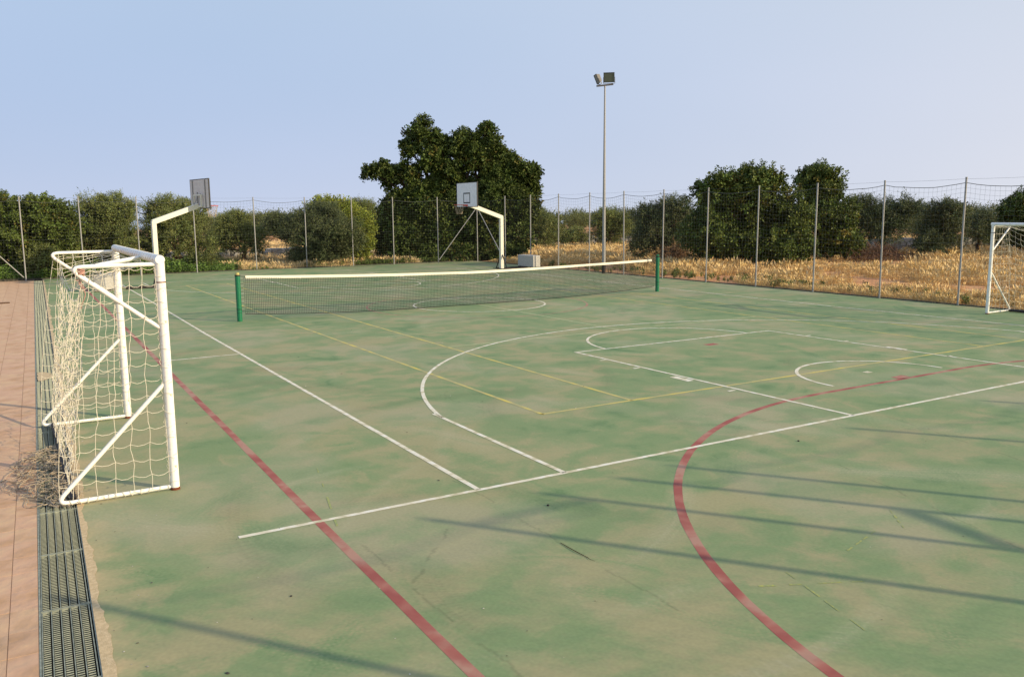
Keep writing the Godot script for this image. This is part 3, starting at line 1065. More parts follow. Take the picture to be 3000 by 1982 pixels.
func build_floodlight() -> void:
	var l := thing("floodlight_pole", "tall thin grey floodlight pole with two lamps beside the right fence", "floodlight", Vector3(9.84, 0, -7.31))
	bar("pole", l, PackedVector3Array([Vector3(0, -0.05, 0), Vector3(0, 2.6, 0), Vector3(0, 7.4, 0)]), [0.075, 0.06, 0.03], M.galvanised, 14)
	bar("sleeve", l, PackedVector3Array([Vector3(0, 0, 0), Vector3(0, 0.4, 0)]), 0.08, M.dark_iron, 14)
	var a := Shape.new()
	var cross := Basis(Vector3.UP, -0.35) * Basis(Vector3.BACK, 0.12)
	a.box(Vector3(-0.34, -0.03, -0.03), Vector3(0.34, 0.03, 0.03), Transform3D(cross, Vector3(0, 7.39, 0)))
	obj("cross_arm", a, M.lamp_body, l)
	for q in [[0.19, 0.72, 0.25], [-0.2, 2.0, 0.4]]:
		var head := Node3D.new()
		head.name = "lamp_head" if q[0] > 0 else "lamp_head_001"
		l.add_child(head)
		head.position = Vector3(0, 7.39, 0) + cross * Vector3(q[0], 0.12, 0)
		# looks along its own +z, tilted down
		head.rotation = Vector3(q[2], -q[1], 0)
		head.scale = Vector3.ONE * 0.86
		var body := Shape.new()
		# shallow pan: small rear face, wide front
		var f := [Vector3(-0.24, -0.02, 0.07), Vector3(0.24, -0.02, 0.07), Vector3(0.24, 0.4, 0.07), Vector3(-0.24, 0.4, 0.07)]
		var k := [Vector3(-0.15, 0.04, -0.1), Vector3(0.15, 0.04, -0.1), Vector3(0.15, 0.34, -0.1), Vector3(-0.15, 0.34, -0.1)]
		for n in 4:
			var w: int = (n + 1) % 4
			body.quad(f[n], k[n], k[w], f[w])
		body.quad(k[0], k[3], k[2], k[1])
		for e in [[-0.25, 0.25, -0.03, -0.005], [-0.25, 0.25, 0.385, 0.41], [-0.25, -0.225, -0.0048, 0.3848], [0.225, 0.25, -0.0048, 0.3848]]:
			body.box(Vector3(e[0], e[2], 0.06), Vector3(e[1], e[3], 0.09))
		obj("housing", body, M.lamp_body, head)
		var pane := Shape.new()
		pane.box(Vector3(-0.2245, -0.0045, 0.066), Vector3(0.2245, 0.3845, 0.078))
		obj("glass", pane, M.lamp_glass, head)
		var bracket := Shape.new()
		bracket.box(Vector3(-0.27, -0.09, -0.02), Vector3(-0.252, 0.2, 0.02))
		bracket.box(Vector3(0.252, -0.09, -0.02), Vector3(0.27, 0.2, 0.02))
		bracket.box(Vector3(-0.2515, -0.09, -0.02), Vector3(0.2515, -0.075, 0.02))
		obj("bracket", bracket, M.galvanised, head)

# ---------------------------------------------------------------- trees and plants

var sprigs := {}

func sprig(kind: String) -> ArrayMesh:
	if sprigs.has(kind):
		return sprigs[kind]
	var s := Shape.new()
	var r := RandomNumberGenerator.new()
	r.seed = hash(kind)
	var size: Vector2 = {"olive": Vector2(0.1, 0.028), "olivedark": Vector2(0.1, 0.028), "carob": Vector2(0.12, 0.07), "big": Vector2(0.15, 0.085), "bright": Vector2(0.11, 0.05)}[kind]
	var twigs := 5
	for t in twigs:
		var dir := Vector3(r.randf_range(-0.8, 0.8), r.randf_range(0.2, 1.1), r.randf_range(-0.8, 0.8)).normalized()
		var long := r.randf_range(0.24, 0.42)
		for k in 9:
			var along := (k + 0.6) / 9.0 * long
			var side := Vector3(r.randf_range(-1, 1), r.randf_range(-1, 1), r.randf_range(-1, 1)).normalized()
			var lean := (dir * 0.6 + side * 0.9 + Vector3(0, 0.1 if kind.begins_with("olive") else -0.25, 0)).normalized()
			var across := lean.cross(Vector3(r.randf_range(-1, 1), r.randf_range(-1, 1), r.randf_range(-1, 1))).normalized()
			var shade := r.randf_range(0.8, 1.2)
			s.tint = Color(shade, shade, shade * r.randf_range(0.85, 1.1))
			s.leaf(dir * along, lean, across, size.x * r.randf_range(0.75, 1.25), size.y * r.randf_range(0.8, 1.2))
	sprigs[kind] = s.commit()
	return sprigs[kind]

func limb(s: Shape, a: Vector3, b: Vector3, r0: float, r1: float, wander: float) -> void:
	var path := PackedVector3Array()
	var radii := []
	var n := 7
	for k in n + 1:
		var f := float(k) / n
		var off := Vector3(rng.randf_range(-1, 1), rng.randf_range(-0.4, 0.4), rng.randf_range(-1, 1)) * wander * sag(f)
		path.append(a.lerp(b, f) + off + Vector3(0, 0.1 * wander * sag(f), 0))
		radii.append(lerpf(r0, r1, pow(f, 0.8)) * rng.randf_range(0.9, 1.1))
	radii[0] *= 1.35
	s.tube(path, radii, 9)

func tree(kind: String, called: String, u: float, v: float, lobes: Array, label: String) -> void:
	rng.seed = hash(label + str(u))
	var category := "bush" if called == "olive_bush" else "tree"
	var base := Vector3(u, height_at(u, -v) - 0.05, -v)
	var t := thing(called, label, category, base, 0.0, "")
	# trunk and limbs
	var tall := 0.0
	var mid := Vector3.ZERO
	for q in lobes:
		tall = maxf(tall, q[1] + q[4])
		mid += Vector3(q[0], q[1], -q[2]) / lobes.size()
	var wood := Shape.new()
	var thick := clampf(tall * 0.045, 0.07, 0.3)
	var fork := Vector3(mid.x * 0.45, clampf(mid.y * 0.5, 0.3, 1.9), mid.z * 0.45)
	limb(wood, Vector3.ZERO, fork, thick * 1.15, thick * 0.8, 0.16)
	for q in lobes:
		var to := Vector3(q[0], q[1], -q[2])
		limb(wood, fork, to, thick * 0.55, 0.03, 0.3)
		for k in 3:
			limb(wood, fork.lerp(to, 0.6), to + Vector3(rng.randf_range(-1, 1) * q[3], rng.randf_range(-0.2, 0.8) * q[4], rng.randf_range(-1, 1) * q[3]) * 0.7, 0.035, 0.012, 0.2)
	obj("trunk", wood, M.pale_bark if kind == "olive" else M.bark, t)
	# crown: sprigs set through the outer part of every lobe, thinned by noise
	var hue: Color = {"olive": Color(0.142, 0.17, 0.055), "olivedark": Color(0.09, 0.112, 0.05), "carob": Color(0.08, 0.112, 0.024), "big": Color(0.062, 0.09, 0.02), "bright": Color(0.2, 0.24, 0.04)}[kind]
	var clump := noise(0.9 if kind != "big" else 0.75, rng.randi() % 9999, 3)
	var buffer := PackedFloat32Array()
	var leafy := 1.0 if kind == "olive" or kind == "olivedark" else 0.85
	if kind == "big":
		leafy = 1.3
	for q in lobes:
		var c := Vector3(q[0], q[1], -q[2])
		var slim := 0.85 if kind.begins_with("olive") else (0.95 if kind != "carob" else 0.97)
		var rad := Vector3(q[3], q[4], q[3]) * slim
		if kind == "big" and q[1] < 3.2:
			# ivy and suckers close the tree down to the ground
			rad *= 1.3
		var area: float = pow((rad.x * rad.y + rad.x * rad.z + rad.y * rad.z) / 3.0, 0.9)
		var want := int(area * 520.0 * leafy * ((0.5 if q[1] > 4.6 else 0.75) if kind == "big" and q[1] > 3.6 else 1.0))
		for k in want:
			var d := Vector3(rng.randfn(), rng.randfn(), rng.randfn()).normalized()
			var deep := pow(rng.randf(), 0.45)
			var bump := 0.93 + (0.16 if kind == "big" else 0.26) * clump.get_noise_3d(d.x * 1.6 + c.x, d.y * 1.6 + c.y, d.z * 1.6 + c.z) + 0.2 * clump.get_noise_3d(d.x * 5.0 + c.x, d.y * 5.0 + c.y, d.z * 5.0)
			# stray shoots stand out of the outline
			if rng.randf() < 0.07:
				deep = rng.randf_range(1.0, 1.22)
			var at := c + d * rad * deep * bump
			if at.y < (0.45 if kind == "olive" and called == "olive_tree" else 0.15):
				continue
			var thin := clump.get_noise_3d(at.x * 1.7, at.y * 1.7, at.z * 1.7)
			if thin < (-0.06 if kind != "big" else (0.13 if c.y > 3.4 else -0.3)) and deep > 0.55:
				continue
			var out := (d + Vector3(0, 0.55 if kind.begins_with("olive") else 0.25, 0)).normalized()
			var x := out.cross(Vector3(rng.randf_range(-1, 1), rng.randf_range(-1, 1), rng.randf_range(-1, 1))).normalized()
			var size := rng.randf_range(0.75, 1.25)
			var b := Basis(x, out, x.cross(out)).scaled(Vector3.ONE * size)
			var vary := (rng.randf_range(0.55, 1.5) if kind == "big" or kind == "carob" else rng.randf_range(0.68, 1.35)) * (1.0 + 0.35 * clump.get_noise_3d(at.x * 0.8 + 30.0, at.y * 0.8, at.z * 0.8))
			var warm := rng.randf_range(0.9, 1.14)
			if kind == "big" or kind == "carob":
				if rng.randf() < 0.06:
					warm = 1.6
			put(buffer, b, at, Color(hue.r * vary * warm, hue.g * vary, hue.b * vary))
		# shoots that break the outline
		var shoots := int(area * (9.0 if kind == "big" or kind == "carob" else 12.0)) + 2
		for k in shoots:
			var d := Vector3(rng.randfn(), rng.randfn() + 0.6, rng.randfn()).normalized()
			var out := (d + Vector3(0, rng.randf_range(0.2, 1.0), 0)).normalized()
			var from := c + d * rad * 0.92
			if from.y < 0.3:
				continue
			var long := minf(rng.randf_range(0.25, 0.75) * rad.y, 0.55)
			var tone := rng.randf_range(0.9, 1.35)
			for m in 4:
				var x := out.cross(Vector3(rng.randf_range(-1, 1), rng.randf_range(-1, 1), rng.randf_range(-1, 1))).normalized()
				var b := Basis(x, out, x.cross(out)).scaled(Vector3.ONE * (0.85 - 0.13 * m))
				put(buffer, b, from + out * long * (m + 0.3) / 4.0, Color(hue.r * tone, hue.g * tone, hue.b * tone))
	many("crown", sprig(kind), M.leaf, buffer, t)

func tuft(seed_: int, blades: int, tall: float, wide: float, spread: float, heads: bool) -> ArrayMesh:
	var s := Shape.new()
	var r := RandomNumberGenerator.new()
	r.seed = seed_
	for k in blades:
		var a := r.randf() * TAU
		var foot := Vector3(cos(a), 0, sin(a)) * r.randf() * spread
		var lean := Vector3(r.randf_range(-1, 1), 0, r.randf_range(-1, 1)) * 0.8
		var h := tall * r.randf_range(0.55, 1.15)
		var tip := foot + Vector3(lean.x * h, h, lean.z * h)
		var mid := foot.lerp(tip, 0.55) + Vector3(-lean.x, 0.15, -lean.z) * h * 0.25
		var side := Vector3(cos(a + 1.3), 0, sin(a + 1.3)) * wide * 0.5
		var shade := r.randf_range(0.88, 1.1)
		s.tint = Color(shade, shade * r.randf_range(0.96, 1.03), shade)
		s.quad(foot - side, mid - side * 0.8, mid + side * 0.8, foot + side)
		s.tri(mid - side * 0.8, tip, mid + side * 0.8)
		if heads and r.randf() < 0.2:
			s.leaf(tip - Vector3(0, 0.05, 0), (tip - mid).normalized(), side.normalized(), 0.12, 0.035)
	return s.commit()

func weed(seed_: int) -> ArrayMesh:
	var s := Shape.new()
	var r := RandomNumberGenerator.new()
	r.seed = seed_
	for k in 9:
		var a := r.randf() * TAU
		var top := Vector3(cos(a) * r.randf_range(0.05, 0.22), r.randf_range(0.25, 0.6), sin(a) * r.randf_range(0.05, 0.22))
		for q in 7:
			var f := (q + 1.5) / 8.5
			var dir := Vector3(r.randf_range(-1, 1), r.randf_range(-0.1, 0.9), r.randf_range(-1, 1)).normalized()
			var shade := r.randf_range(0.75, 1.25)
			s.tint = Color(shade, shade, shade)
			s.leaf(top * f, dir, dir.cross(Vector3(r.randf_range(-1, 1), 0.4, r.randf_range(-1, 1))).normalized(), r.randf_range(0.1, 0.17), r.randf_range(0.04, 0.07))
	return s.commit()

func scatter(buffer: PackedFloat32Array, x: float, z: float, size: float, tint: Color) -> void:
	var b := Basis(Vector3.UP, rng.randf() * TAU).scaled(Vector3(size, size * rng.randf_range(0.75, 1.2), size))
	put(buffer, b, Vector3(x, height_at(x, z) - 0.01, z), tint)

func build_plants() -> void:
	rng.seed = 91
	var patch := noise(0.16, 92, 3)
	var grass := [tuft(1, 34, 0.24, 0.008, 0.26, true), tuft(2, 34, 0.16, 0.008, 0.3, false)]
	for g in 2:
		var buffer := PackedFloat32Array()
		for k in 52000:
			var x := 10.25 + pow(rng.randf(), 1.5) * 42.0
			var z := 16.0 - rng.randf() * 58.0
			var near := smoothstep(10.3, 13.0, x)
			if z > -24.0 and x < 10.2:
				continue
			var p := patch.get_noise_2d(x, z)
			if p < -0.2 + 0.32 * (1.0 - near) or patch.get_noise_2d(x * 4.0 + 200.0, z * 4.0) < -0.22:
				continue
			var dry := Color(0.67, 0.48, 0.21).lerp(Color(0.69, 0.53, 0.27), rng.randf()).lerp(Color(0.6, 0.38, 0.17), clampf(-p * 1.5 + 0.1, 0.0, 0.7))
			scatter(buffer, x, z, (0.45 + 0.55 * near) * rng.randf_range(0.6, 1.3) * (1.0 + p * 0.9), dry)
		for k in 17000:
			var x := -26.0 + rng.randf() * 52.0
			var z := -19.0 - pow(rng.randf(), 1.5) * 34.0
			var p := patch.get_noise_2d(x, z)
			if p < -0.08 or (x < -2.0 and z > -23.0):
				continue
			scatter(buffer, x, z, rng.randf_range(0.7, 1.3), Color(0.68, 0.5, 0.24).lerp(Color(0.72, 0.58, 0.33), rng.randf()))
		var o := many("dry_grass", grass[g], M.straw, buffer)
		tag(o, "tall straw-coloured dry grass filling the field beyond the fences" if g == 0 else "shorter dry grass between the taller straw in the field", "grass")
	var green := PackedFloat32Array()
	for k in 8000:
		var x := -24.0 + rng.randf() * 26.5
		var z := -18.95 - pow(rng.randf(), 1.2) * 5.2
		if patch.get_noise_2d(x * 2.0, z * 2.0) < -0.3 - 0.1 * (x + 3.0) * 0.1:
			continue
		var size := rng.randf_range(0.5, 1.0) * clampf(0.9 - (x + 6.0) * 0.09, 0.28, 0.9) * (1.0 + 0.9 * patch.get_noise_2d(x * 3.0 + 90.0, z * 3.0) + 0.1 * (-18.95 - z))
		scatter(green, x, z, size, Color(0.11, 0.185, 0.04) * rng.randf_range(0.7, 1.35))
	for k in 260:
		var x := 10.3 + rng.randf() * 1.4
		scatter(green, x, 14.0 - rng.randf() * 33.0, rng.randf_range(0.25, 0.6), Color(0.12, 0.15, 0.04) * rng.randf_range(0.7, 1.2))
	for k in 500:
		var x := 1.0 + rng.randf() * 9.0
		scatter(green, x, -18.95 - rng.randf() * 1.0, rng.randf_range(0.25, 0.6), Color(0.1, 0.14, 0.035) * rng.randf_range(0.7, 1.2))
	tag(many("green_weeds", weed(5), M.weed, green), "lush green weeds growing outside the far fence on the left", "weeds")

func brush(called: String, label: String, at: Vector3, size: Vector3, count: int, dark: Color, leafy: bool) -> void:
	rng.seed = hash(label)
	var o := thing(called, label, "brush", at)
	var s := Shape.new()
	for k in count:
		s.tint = dark * rng.randf_range(0.6, 1.5)
		var p := Vector3(rng.randfn() * 0.42, 0, rng.randfn() * 0.42)
		var hill := exp(-p.length_squared() * 2.2)
		var a := Vector3(p.x * size.x, rng.randf() * hill * size.y * 0.9, p.z * size.z)
		var dir := Vector3(rng.randf_range(-1, 1), rng.randf_range(-0.1, 0.8), rng.randf_range(-1, 1)).normalized() * rng.randf_range(0.25, 0.7)
		s.tube(PackedVector3Array([a, a + dir * 0.5 + Vector3(0, 0.04, 0), a + dir]), [0.012, 0.009, 0.004], 3, false)
		if leafy:
			for q in 4:
				var d := Vector3(rng.randf_range(-1, 1), rng.randf_range(-1, 1), rng.randf_range(-1, 1)).normalized()
				s.leaf(a + dir * rng.randf(), d, d.cross(Vector3.UP).normalized(), 0.12, 0.05)
	obj("twigs", s, M.straw, o, "stuff")

func stone_wall(label: String, a: Vector2, b: Vector2, high: float) -> void:
	rng.seed = hash(label)
	var o := thing("stone_wall", label, "stone wall")
	var s := Shape.new()
	var long := a.distance_to(b)
	var along := (b - a) / long
	var side := Vector2(-along.y, along.x)
	var turn := atan2(-along.y, along.x)
	var rows := int(high / 0.2)
	for r in rows:
		var x := rng.randf() * 0.3
		while x < long:
			var w := rng.randf_range(0.18, 0.42)
			var at := a + along * (x + w * 0.5)
			var g := rng.randf_range(0.16, 0.4)
			s.tint = Color(g * 1.05, g, g * 0.9)
			var top := 0.2 * (r + 1) + rng.randf_range(-0.03, 0.05)
			if r == rows - 1 and rng.randf() < 0.35:
				x += w
				continue
			var place := Transform3D(Basis(Vector3.UP, turn + rng.randf_range(-0.15, 0.15)), Vector3(at.x, height_at(at.x, at.y) - 0.05, at.y))
			s.box(Vector3(-w * 0.5, 0.2 * r, -0.28 + rng.randf_range(-0.05, 0.05)), Vector3(w * 0.5 - 0.02, top, 0.28 + rng.randf_range(-0.05, 0.05)), place, 0.035)
			x += w
	obj("stone", s, M.stone, o, "stuff")

func build_litter() -> void:
	rng.seed = 8
	var plank := Shape.new()
	plank.box(Vector3(-0.35, 0.0, -0.06), Vector3(0.35, 0.03, 0.06), Transform3D.IDENTITY, 0.004)
	var o := obj("wood_scrap", plank, M.wood)
	o.position = Vector3(-11.35, 0.003, -8.3)
	o.rotation.y = 0.12
	tag(o, "flat dark wood scrap lying on the paving at the left edge", "wood scrap")
	var t := Shape.new()
	t.tube(PackedVector3Array([Vector3(0, 0.004, 0), Vector3(0.16, 0.007, 0.095), Vector3(0.3, 0.004, 0.16)]), [0.002, 0.003, 0.002], 6)
	t.tube(PackedVector3Array([Vector3(0.3, 0.004, 0.16), Vector3(0.33, 0.006, 0.185), Vector3(0.37, 0.003, 0.19)]), [0.002, 0.0014, 0.0008], 5)
	o = obj("twig", t, M.twig)
	o.position = Vector3(-7.66, 0.0, 15.3)
	o.rotation.y = -1.05
	tag(o, "dry brown twig on the court left of the red curve", "twig")
	var names := ["small dark pebble on the court between the white base line and the twig", "small dark pebble on the court below the white lane corner on the right"]
	var spots := [Vector3(-7.28, 0, 14.55), Vector3(-3.85, 0, 14.3)]
	for k in 2:
		var p := Shape.new()
		p.box(Vector3(-0.011, 0, -0.009), Vector3(0.011, 0.012, 0.009), Transform3D(Basis(Vector3.UP, 0.5 + k), Vector3.ZERO), 0.004)
		o = obj("pebble", p, M.dark_iron)
		o.position = spots[k]
		tag(o, names[k], "pebble", "pebbles on the court")

# ---------------------------------------------------------------- the scene

func _ready() -> void:
	var camera := Camera3D.new()
	camera.name = "camera"
	camera.fov = 43.34
	camera.near = 0.05
	camera.far = 9000.0
	add_child(camera)
	camera.position = Vector3(-11.1415, 2.4975, 20.4209)
	camera.basis = Basis(Vector3.UP, -0.5397) * Basis(Vector3.RIGHT, -0.1475) * Basis(Vector3.BACK, -0.0093)
	camera.current = true
	var around := WorldEnvironment.new()
	around.name = "surroundings"
	var env := Environment.new()
	env.background_mode = Environment.BG_SKY
	var sky := Sky.new()
	sky.sky_material = make_sky()
	env.sky = sky
	env.background_energy_multiplier = 1.0
	env.tonemap_mode = Environment.TONE_MAPPER_LINEAR
	env.tonemap_exposure = 1.1
	env.sdfgi_enabled = true
	env.ssao_enabled = true
	env.ssil_enabled = true
	around.environment = env
	add_child(around)
	var sun := DirectionalLight3D.new()
	sun.name = "sun"
	sun.light_energy = 1.6
	sun.light_color = Color(1.0, 0.91, 0.76)
	sun.light_angular_distance = 0.5
	sun.shadow_enabled = true
	add_child(sun)
	var flat := cos(deg_to_rad(SUN_HEIGHT))
	sun.look_at_from_position(Vector3.ZERO, Vector3(SUN_TRAVEL.x * flat, -sin(deg_to_rad(SUN_HEIGHT)), SUN_TRAVEL.y * flat), Vector3.UP)
	make_materials()
	build_terrain()
	build_court()
	build_paving()
	build_fences()
	goal("white football goal with a torn rope net in the left foreground beside the drain", Vector3(-9.93, 0, 10.69), 0.0, true)
	goal("white football goal cut off by the right edge of the picture", Vector3(8.84, 0, 10.66), PI, false)
	build_tennis_net()
	hoop("white basketball hoop with a front-on white board before the big tree", Vector3(7.96, 0, -12.3), 0.0)
	hoop("left basketball hoop seen from behind its grey board, above the left goal", Vector3(-6.45, 0, -11.6), PI + 0.15)
	counterweight("pale concrete block beside the pole of the right basketball hoop", Vector3(9.42, 0, -12.35), 0.0)
	counterweight("pale concrete block seen through the net of the left goal, behind the left hoop", Vector3(-8.05, 0, -11.3), -0.5)
	build_floodlight()
	build_trees()
	build_plants()
	brush("dry_shrub", "dead brown shrub against the dense olive behind the right net post", Vector3(16.6, 0, -10.6), Vector3(1.0, 0.9, 0.8), 500, Color(0.2, 0.125, 0.07), true)
	brush("brush_pile", "long pile of dead brown brushwood in the dry grass on the right", Vector3(25.8, 0, -6.2), Vector3(2.6, 0.75, 1.3), 900, Color(0.15, 0.09, 0.06), false)
	stone_wall("dry-stone wall in the distance on the right, behind the right goal's post", Vector2(27.0, -14.5), Vector2(52.0, -2.0), 0.8)
	stone_wall("low dark dry-stone wall in the distance right of the big tree", Vector2(15.0, -37.0), Vector2(34.0, -24.0), 0.8)
	stone_wall("low dry-stone wall in the distance behind the small leaning olive", Vector2(-12.0, -27.5), Vector2(9.0, -29.5), 0.7)
	build_litter()

func build_trees() -> void:
	tree("carob", "carob_tree", -10.25, 20.60, [[-1.36,1.82,0.54,1.3,1.45],[-0.19,1.97,-0.32,1.36,1.26],[1.2,1.92,-0.81,1.05,1.08],[-0.55,2.82,0.13,0.72,0.58],[0.78,2.55,-0.8,0.94,0.65]], "dark leafy tree at the far left edge behind the fence")
	tree("olive", "olive_bush", -9.48, 19.40, [[-0.03,0.98,-0.05,0.92,0.75],[-0.24,0.59,0.36,0.64,0.53],[0.5,0.66,-0.14,0.64,0.53]], "low grey-green olive bush in the weeds below the leftmost dark tree")
	tree("olive", "olive_tree", -7.02, 21.63, [[0.15,2.03,0.18,1.24,1.28],[-0.38,2.86,0.04,0.81,0.66],[0.51,2.81,-0.28,0.87,0.7],[-0.65,1.26,0.24,0.81,0.97],[0.6,1.26,-0.59,0.85,0.97]], "tall yellowish olive tree behind the left goal")
	tree("olive", "olive_tree", -4.09, 21.47, [[-0.23,1.99,-0.31,1.4,1.24],[-0.5,2.79,0.1,0.84,0.64],[0.62,2.59,-0.05,0.92,0.72],[-0.84,1.18,0.71,0.76,0.92],[0.98,1.08,-0.39,0.8,0.84]], "bushy olive tree behind the left backboard")
	tree("olive", "olive_tree", -0.45, 23.07, [[-0.39,1.69,0.52,1.17,0.91],[0.25,1.24,-0.34,0.78,0.65],[-1.24,1.11,0.63,0.74,0.74],[-0.41,2.3,0.33,0.78,0.43]], "small olive tree with a bare leaning trunk right of the left backboard")
	tree("olivedark", "olive_tree", 2.38, 20.28, [[-0.01,1.4,0.39,2.04,1.27],[-1.01,1.89,0.91,1.06,0.72],[0.14,2.46,0.36,1.44,0.59],[0.82,1.46,-0.89,1.19,0.98],[-1.86,2.16,1.16,0.51,0.47],[-0.08,0.51,0.28,1.7,0.47]], "wide dark grey olive tree left of the big tree, nearest the fence")
	tree("bright", "young_tree", 3.96, 21.27, [[-0.28,2.29,0.17,1.28,0.88],[0.3,1.7,-0.45,1.01,1.1],[-0.76,2.89,0.44,0.79,0.4],[0.56,0.97,-0.56,0.66,0.66]], "bright yellow-green tree behind the wide dark olive")
	tree("olive", "olive_tree", 11.43, 36.04, [[-0.08,2.19,0.52,1.34,1.22],[-0.59,2.95,0.66,1.03,0.61],[0.38,1.37,-0.19,0.85,0.91]], "pale olive tree between the bright tree and the big tree")
	tree("big", "big_tree", 10.31, 20.51, [[-1.67,7.25,0.95,0.3,0.28],[-1.84,6.52,1.34,0.72,0.68],[-1.25,6.52,0.77,0.37,0.33],[-2.26,5.89,1.5,0.47,0.42],[0.07,6.34,0.12,0.58,0.54],[0.62,6.38,-0.37,0.3,0.28],[1.19,6.76,-0.74,0.33,0.3],[1.48,6.03,-0.84,0.56,0.51],[2.24,5.17,-1.36,0.37,0.33],[2.4,4.75,-1.59,0.56,0.51],[3.01,4.49,-1.89,0.51,0.49],[3.2,3.69,-1.8,0.47,0.42],[-3.69,4.86,2.07,0.37,0.33],[-4.15,4.68,2.39,0.26,0.23],[-3.15,4.49,1.94,0.49,0.44],[-2.41,4.61,1.34,0.58,0.54],[-0.89,5.05,0.56,0.72,0.68],[0.25,5.28,-0.17,0.87,0.8],[1.51,4.49,-1.02,0.91,0.84],[-2.65,2.71,1.91,0.8,0.72],[-2.6,1.05,1.3,1.05,0.96],[-1.03,1.31,0.55,0.91,0.84],[2.6,2.83,-1.72,0.68,0.63],[2.5,1.31,-1.43,0.61,0.56],[0.87,2.1,-0.69,0.91,0.84],[-1.35,3.62,0.75,0.49,0.44],[0.48,3.62,-0.15,0.68,0.63],[-0.33,0.23,-0.01,1.4,0.47],[-1.73,3.04,1.08,0.94,0.84],[-0.41,2.92,0.54,0.89,0.84],[1.62,3.09,-1.3,1.03,0.94],[-2.15,0.19,0.82,1.31,0.56],[1.45,0.28,-1.14,1.22,0.56],[-3.29,1.29,2.11,0.65,0.8],[-0.72,5.89,0.48,0.51,0.47],[-1.27,5.33,0.61,0.7,0.65],[-0.66,4.09,0.27,0.94,0.84],[0.88,5.57,-0.71,0.7,0.65],[1.88,5.28,-1.14,0.56,0.51]], "biggest tree, dark and broad, rising behind the corner backboard")
	tree("olive", "olive_tree", 18.35, 25.32, [[-0.24,1.35,-0.39,1.43,1.16],[-0.26,2.26,0.31,0.94,0.55],[0.87,1.57,-0.27,0.77,0.77]], "olive tree just right of the big tree")
	tree("olive", "olive_tree", 23.39, 28.58, [[0.16,0.76,0.38,1.27,0.67],[-0.77,0.61,0.6,0.73,0.55]], "low distant olive tree in the gap left of the floodlight pole")
	tree("olive", "olive_tree", 23.14, 24.22, [[0.18,1.28,0.4,1.36,1.19],[-0.46,2.07,-0.1,0.96,0.57],[0.62,1.79,-0.51,0.79,0.71]], "rounded olive tree standing behind the floodlight pole")
	tree("olivedark", "olive_tree", 17.04, 11.72, [[0.16,1.51,0.47,1.49,1.41],[-0.71,2.22,0.6,0.81,0.77],[0.28,2.69,-0.24,0.96,0.55],[1.03,1.3,-0.31,0.85,1.07],[-1.13,1.02,0.73,0.51,0.81]], "dense olive tree behind the right post of the tennis net")
	tree("carob", "carob_tree", 16.70, 6.14, [[-0.31,2.78,0.58,1.54,1.39],[0.1,3.53,-0.27,1.24,0.83],[-1.24,3.35,0.5,0.98,0.6],[1.46,1.97,-0.92,1.05,1.32],[-1.59,1.65,0.64,1.05,1.05],[0.79,1.09,-0.59,1.24,0.79],[-0.28,1.13,0.63,1.24,0.68],[1.9,1.09,-1.22,0.6,0.68]], "large round tree with a leaning dark trunk right of the tennis net")
	tree("carob", "carob_tree", 23.95, 7.81, [[-0.64,3.47,-0.03,1.03,1.11],[-0.36,2.08,-0.31,1.41,1.2],[0.36,0.86,-0.52,1.11,0.86],[-0.56,4.07,0.52,0.81,0.51]], "tall tree with a pointed top behind the large round tree")
	tree("olivedark", "olive_tree", 29.44, 8.48, [[-0.27,1.78,-0.01,1.53,1.39],[-1.27,2.48,0.59,1.02,0.79],[0.49,2.48,-0.63,1.02,0.74]], "dark olive tree standing behind the brown brush pile")
	tree("olivedark", "olive_tree", 28.65, 4.79, [[0.41,1.39,0.27,1.32,1.24],[0.01,2.39,-0.07,1.02,0.55],[-0.63,0.81,0.19,0.81,0.77]], "olive tree left of the rightmost fence post, lit on top")
	tree("olivedark", "olive_tree", 33.69, 5.93, [[-0.15,1.5,-0.26,0.97,0.97]], "narrow olive tree seen just above the right goal's left post")
	tree("carob", "carob_tree", 36.66, 5.17, [[-0.4,1.7,-0.21,1.23,1.37],[-0.7,2.4,0.2,0.8,0.66],[0.9,2.29,-0.33,1.41,1.41]], "dark tree at the right edge above the right goal")
	tree("olive", "olive_tree", 33.79, 0.39, [[-0.18,1.56,-0.31,1.45,1.2],[0.86,1.35,-0.98,1.24,1.04]], "olive tree beyond the right edge, behind the right goal's net")
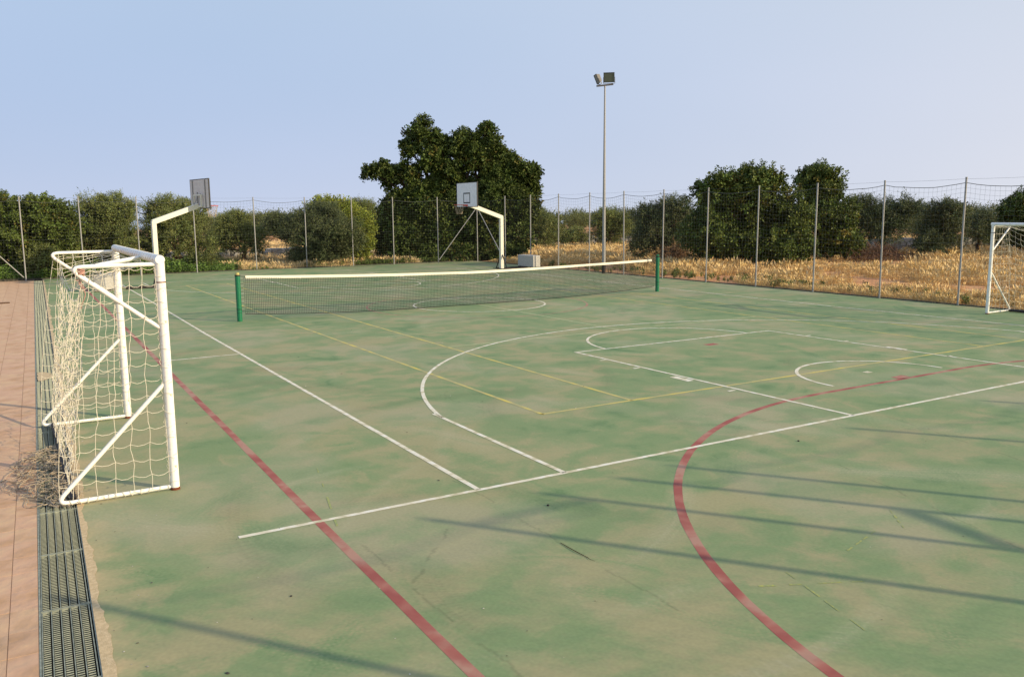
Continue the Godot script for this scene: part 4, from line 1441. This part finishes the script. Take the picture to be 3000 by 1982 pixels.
	tree("olive", "olive_tree", -14.19, 23.99, [[-0.0,1.85,-0.01,1.39,1.22],[-0.89,1.48,0.31,1.11,1.11]], "olive tree beyond the left edge, left of the leftmost dark tree")
	tree("olive", "olive_tree", 12.92, 36.56, [[0.11,1.09,0.31,0.93,0.87]], "distant olive tree touching the left flank of the big tree")
	tree("olive", "olive_tree", 28.85, 28.52, [[-0.23,0.82,-0.2,1.08,0.7]], "distant olive tree right of the floodlight pole")
	tree("olive", "olive_tree", 26.80, 35.30, [[-0.1,0.65,0.09,1.16,0.48]], "farthest low olive tree, on the skyline left of the floodlight pole")
	tree("olive", "olive_tree", 33.78, 14.30, [[0.15,1.02,0.15,1.07,0.8]], "distant olive tree behind the tall pointed tree")
	tree("olive", "olive_tree", 37.52, 7.07, [[-0.03,1.06,-0.05,0.84,0.89]], "distant olive tree above the crossbar of the right goal")
	distant_grove()

func distant_grove() -> void:
	# the olive groves that close the view towards the sea, too far to count
	rng.seed = 404
	var buffer := PackedFloat32Array()
	for k in 230:
		var away := rng.randf_range(80.0, 200.0)
		var bearing := deg_to_rad(rng.randf_range(-8.0, 74.0))
		var at := Vector3(-11.0 + sin(bearing) * away, 0, 20.0 - cos(bearing) * away)
		at.y = height_at(at.x, at.z)
		var rad := Vector3(rng.randf_range(1.6, 2.6), rng.randf_range(1.0, 1.45), 0)
		rad.z = rad.x
		var tone := rng.randf_range(0.8, 1.2)
		for m in 90:
			var d := Vector3(rng.randfn(), rng.randfn(), rng.randfn()).normalized()
			var b := Basis(Vector3.UP, rng.randf() * TAU) * Basis(Vector3.RIGHT, rng.randf_range(-0.6, 0.6))
			var v := tone * rng.randf_range(0.75, 1.25)
			put(buffer, b.scaled(Vector3.ONE * rng.randf_range(1.6, 2.6)), at + Vector3(0, rad.y * 0.95, 0) + d * rad * rng.randf_range(0.6, 1.0), Color(0.12 * v, 0.14 * v, 0.05 * v))
	tag(many("olive_grove", sprig("olive"), M.leaf, buffer), "distant olive groves closing the view between the nearer trees", "olive grove")
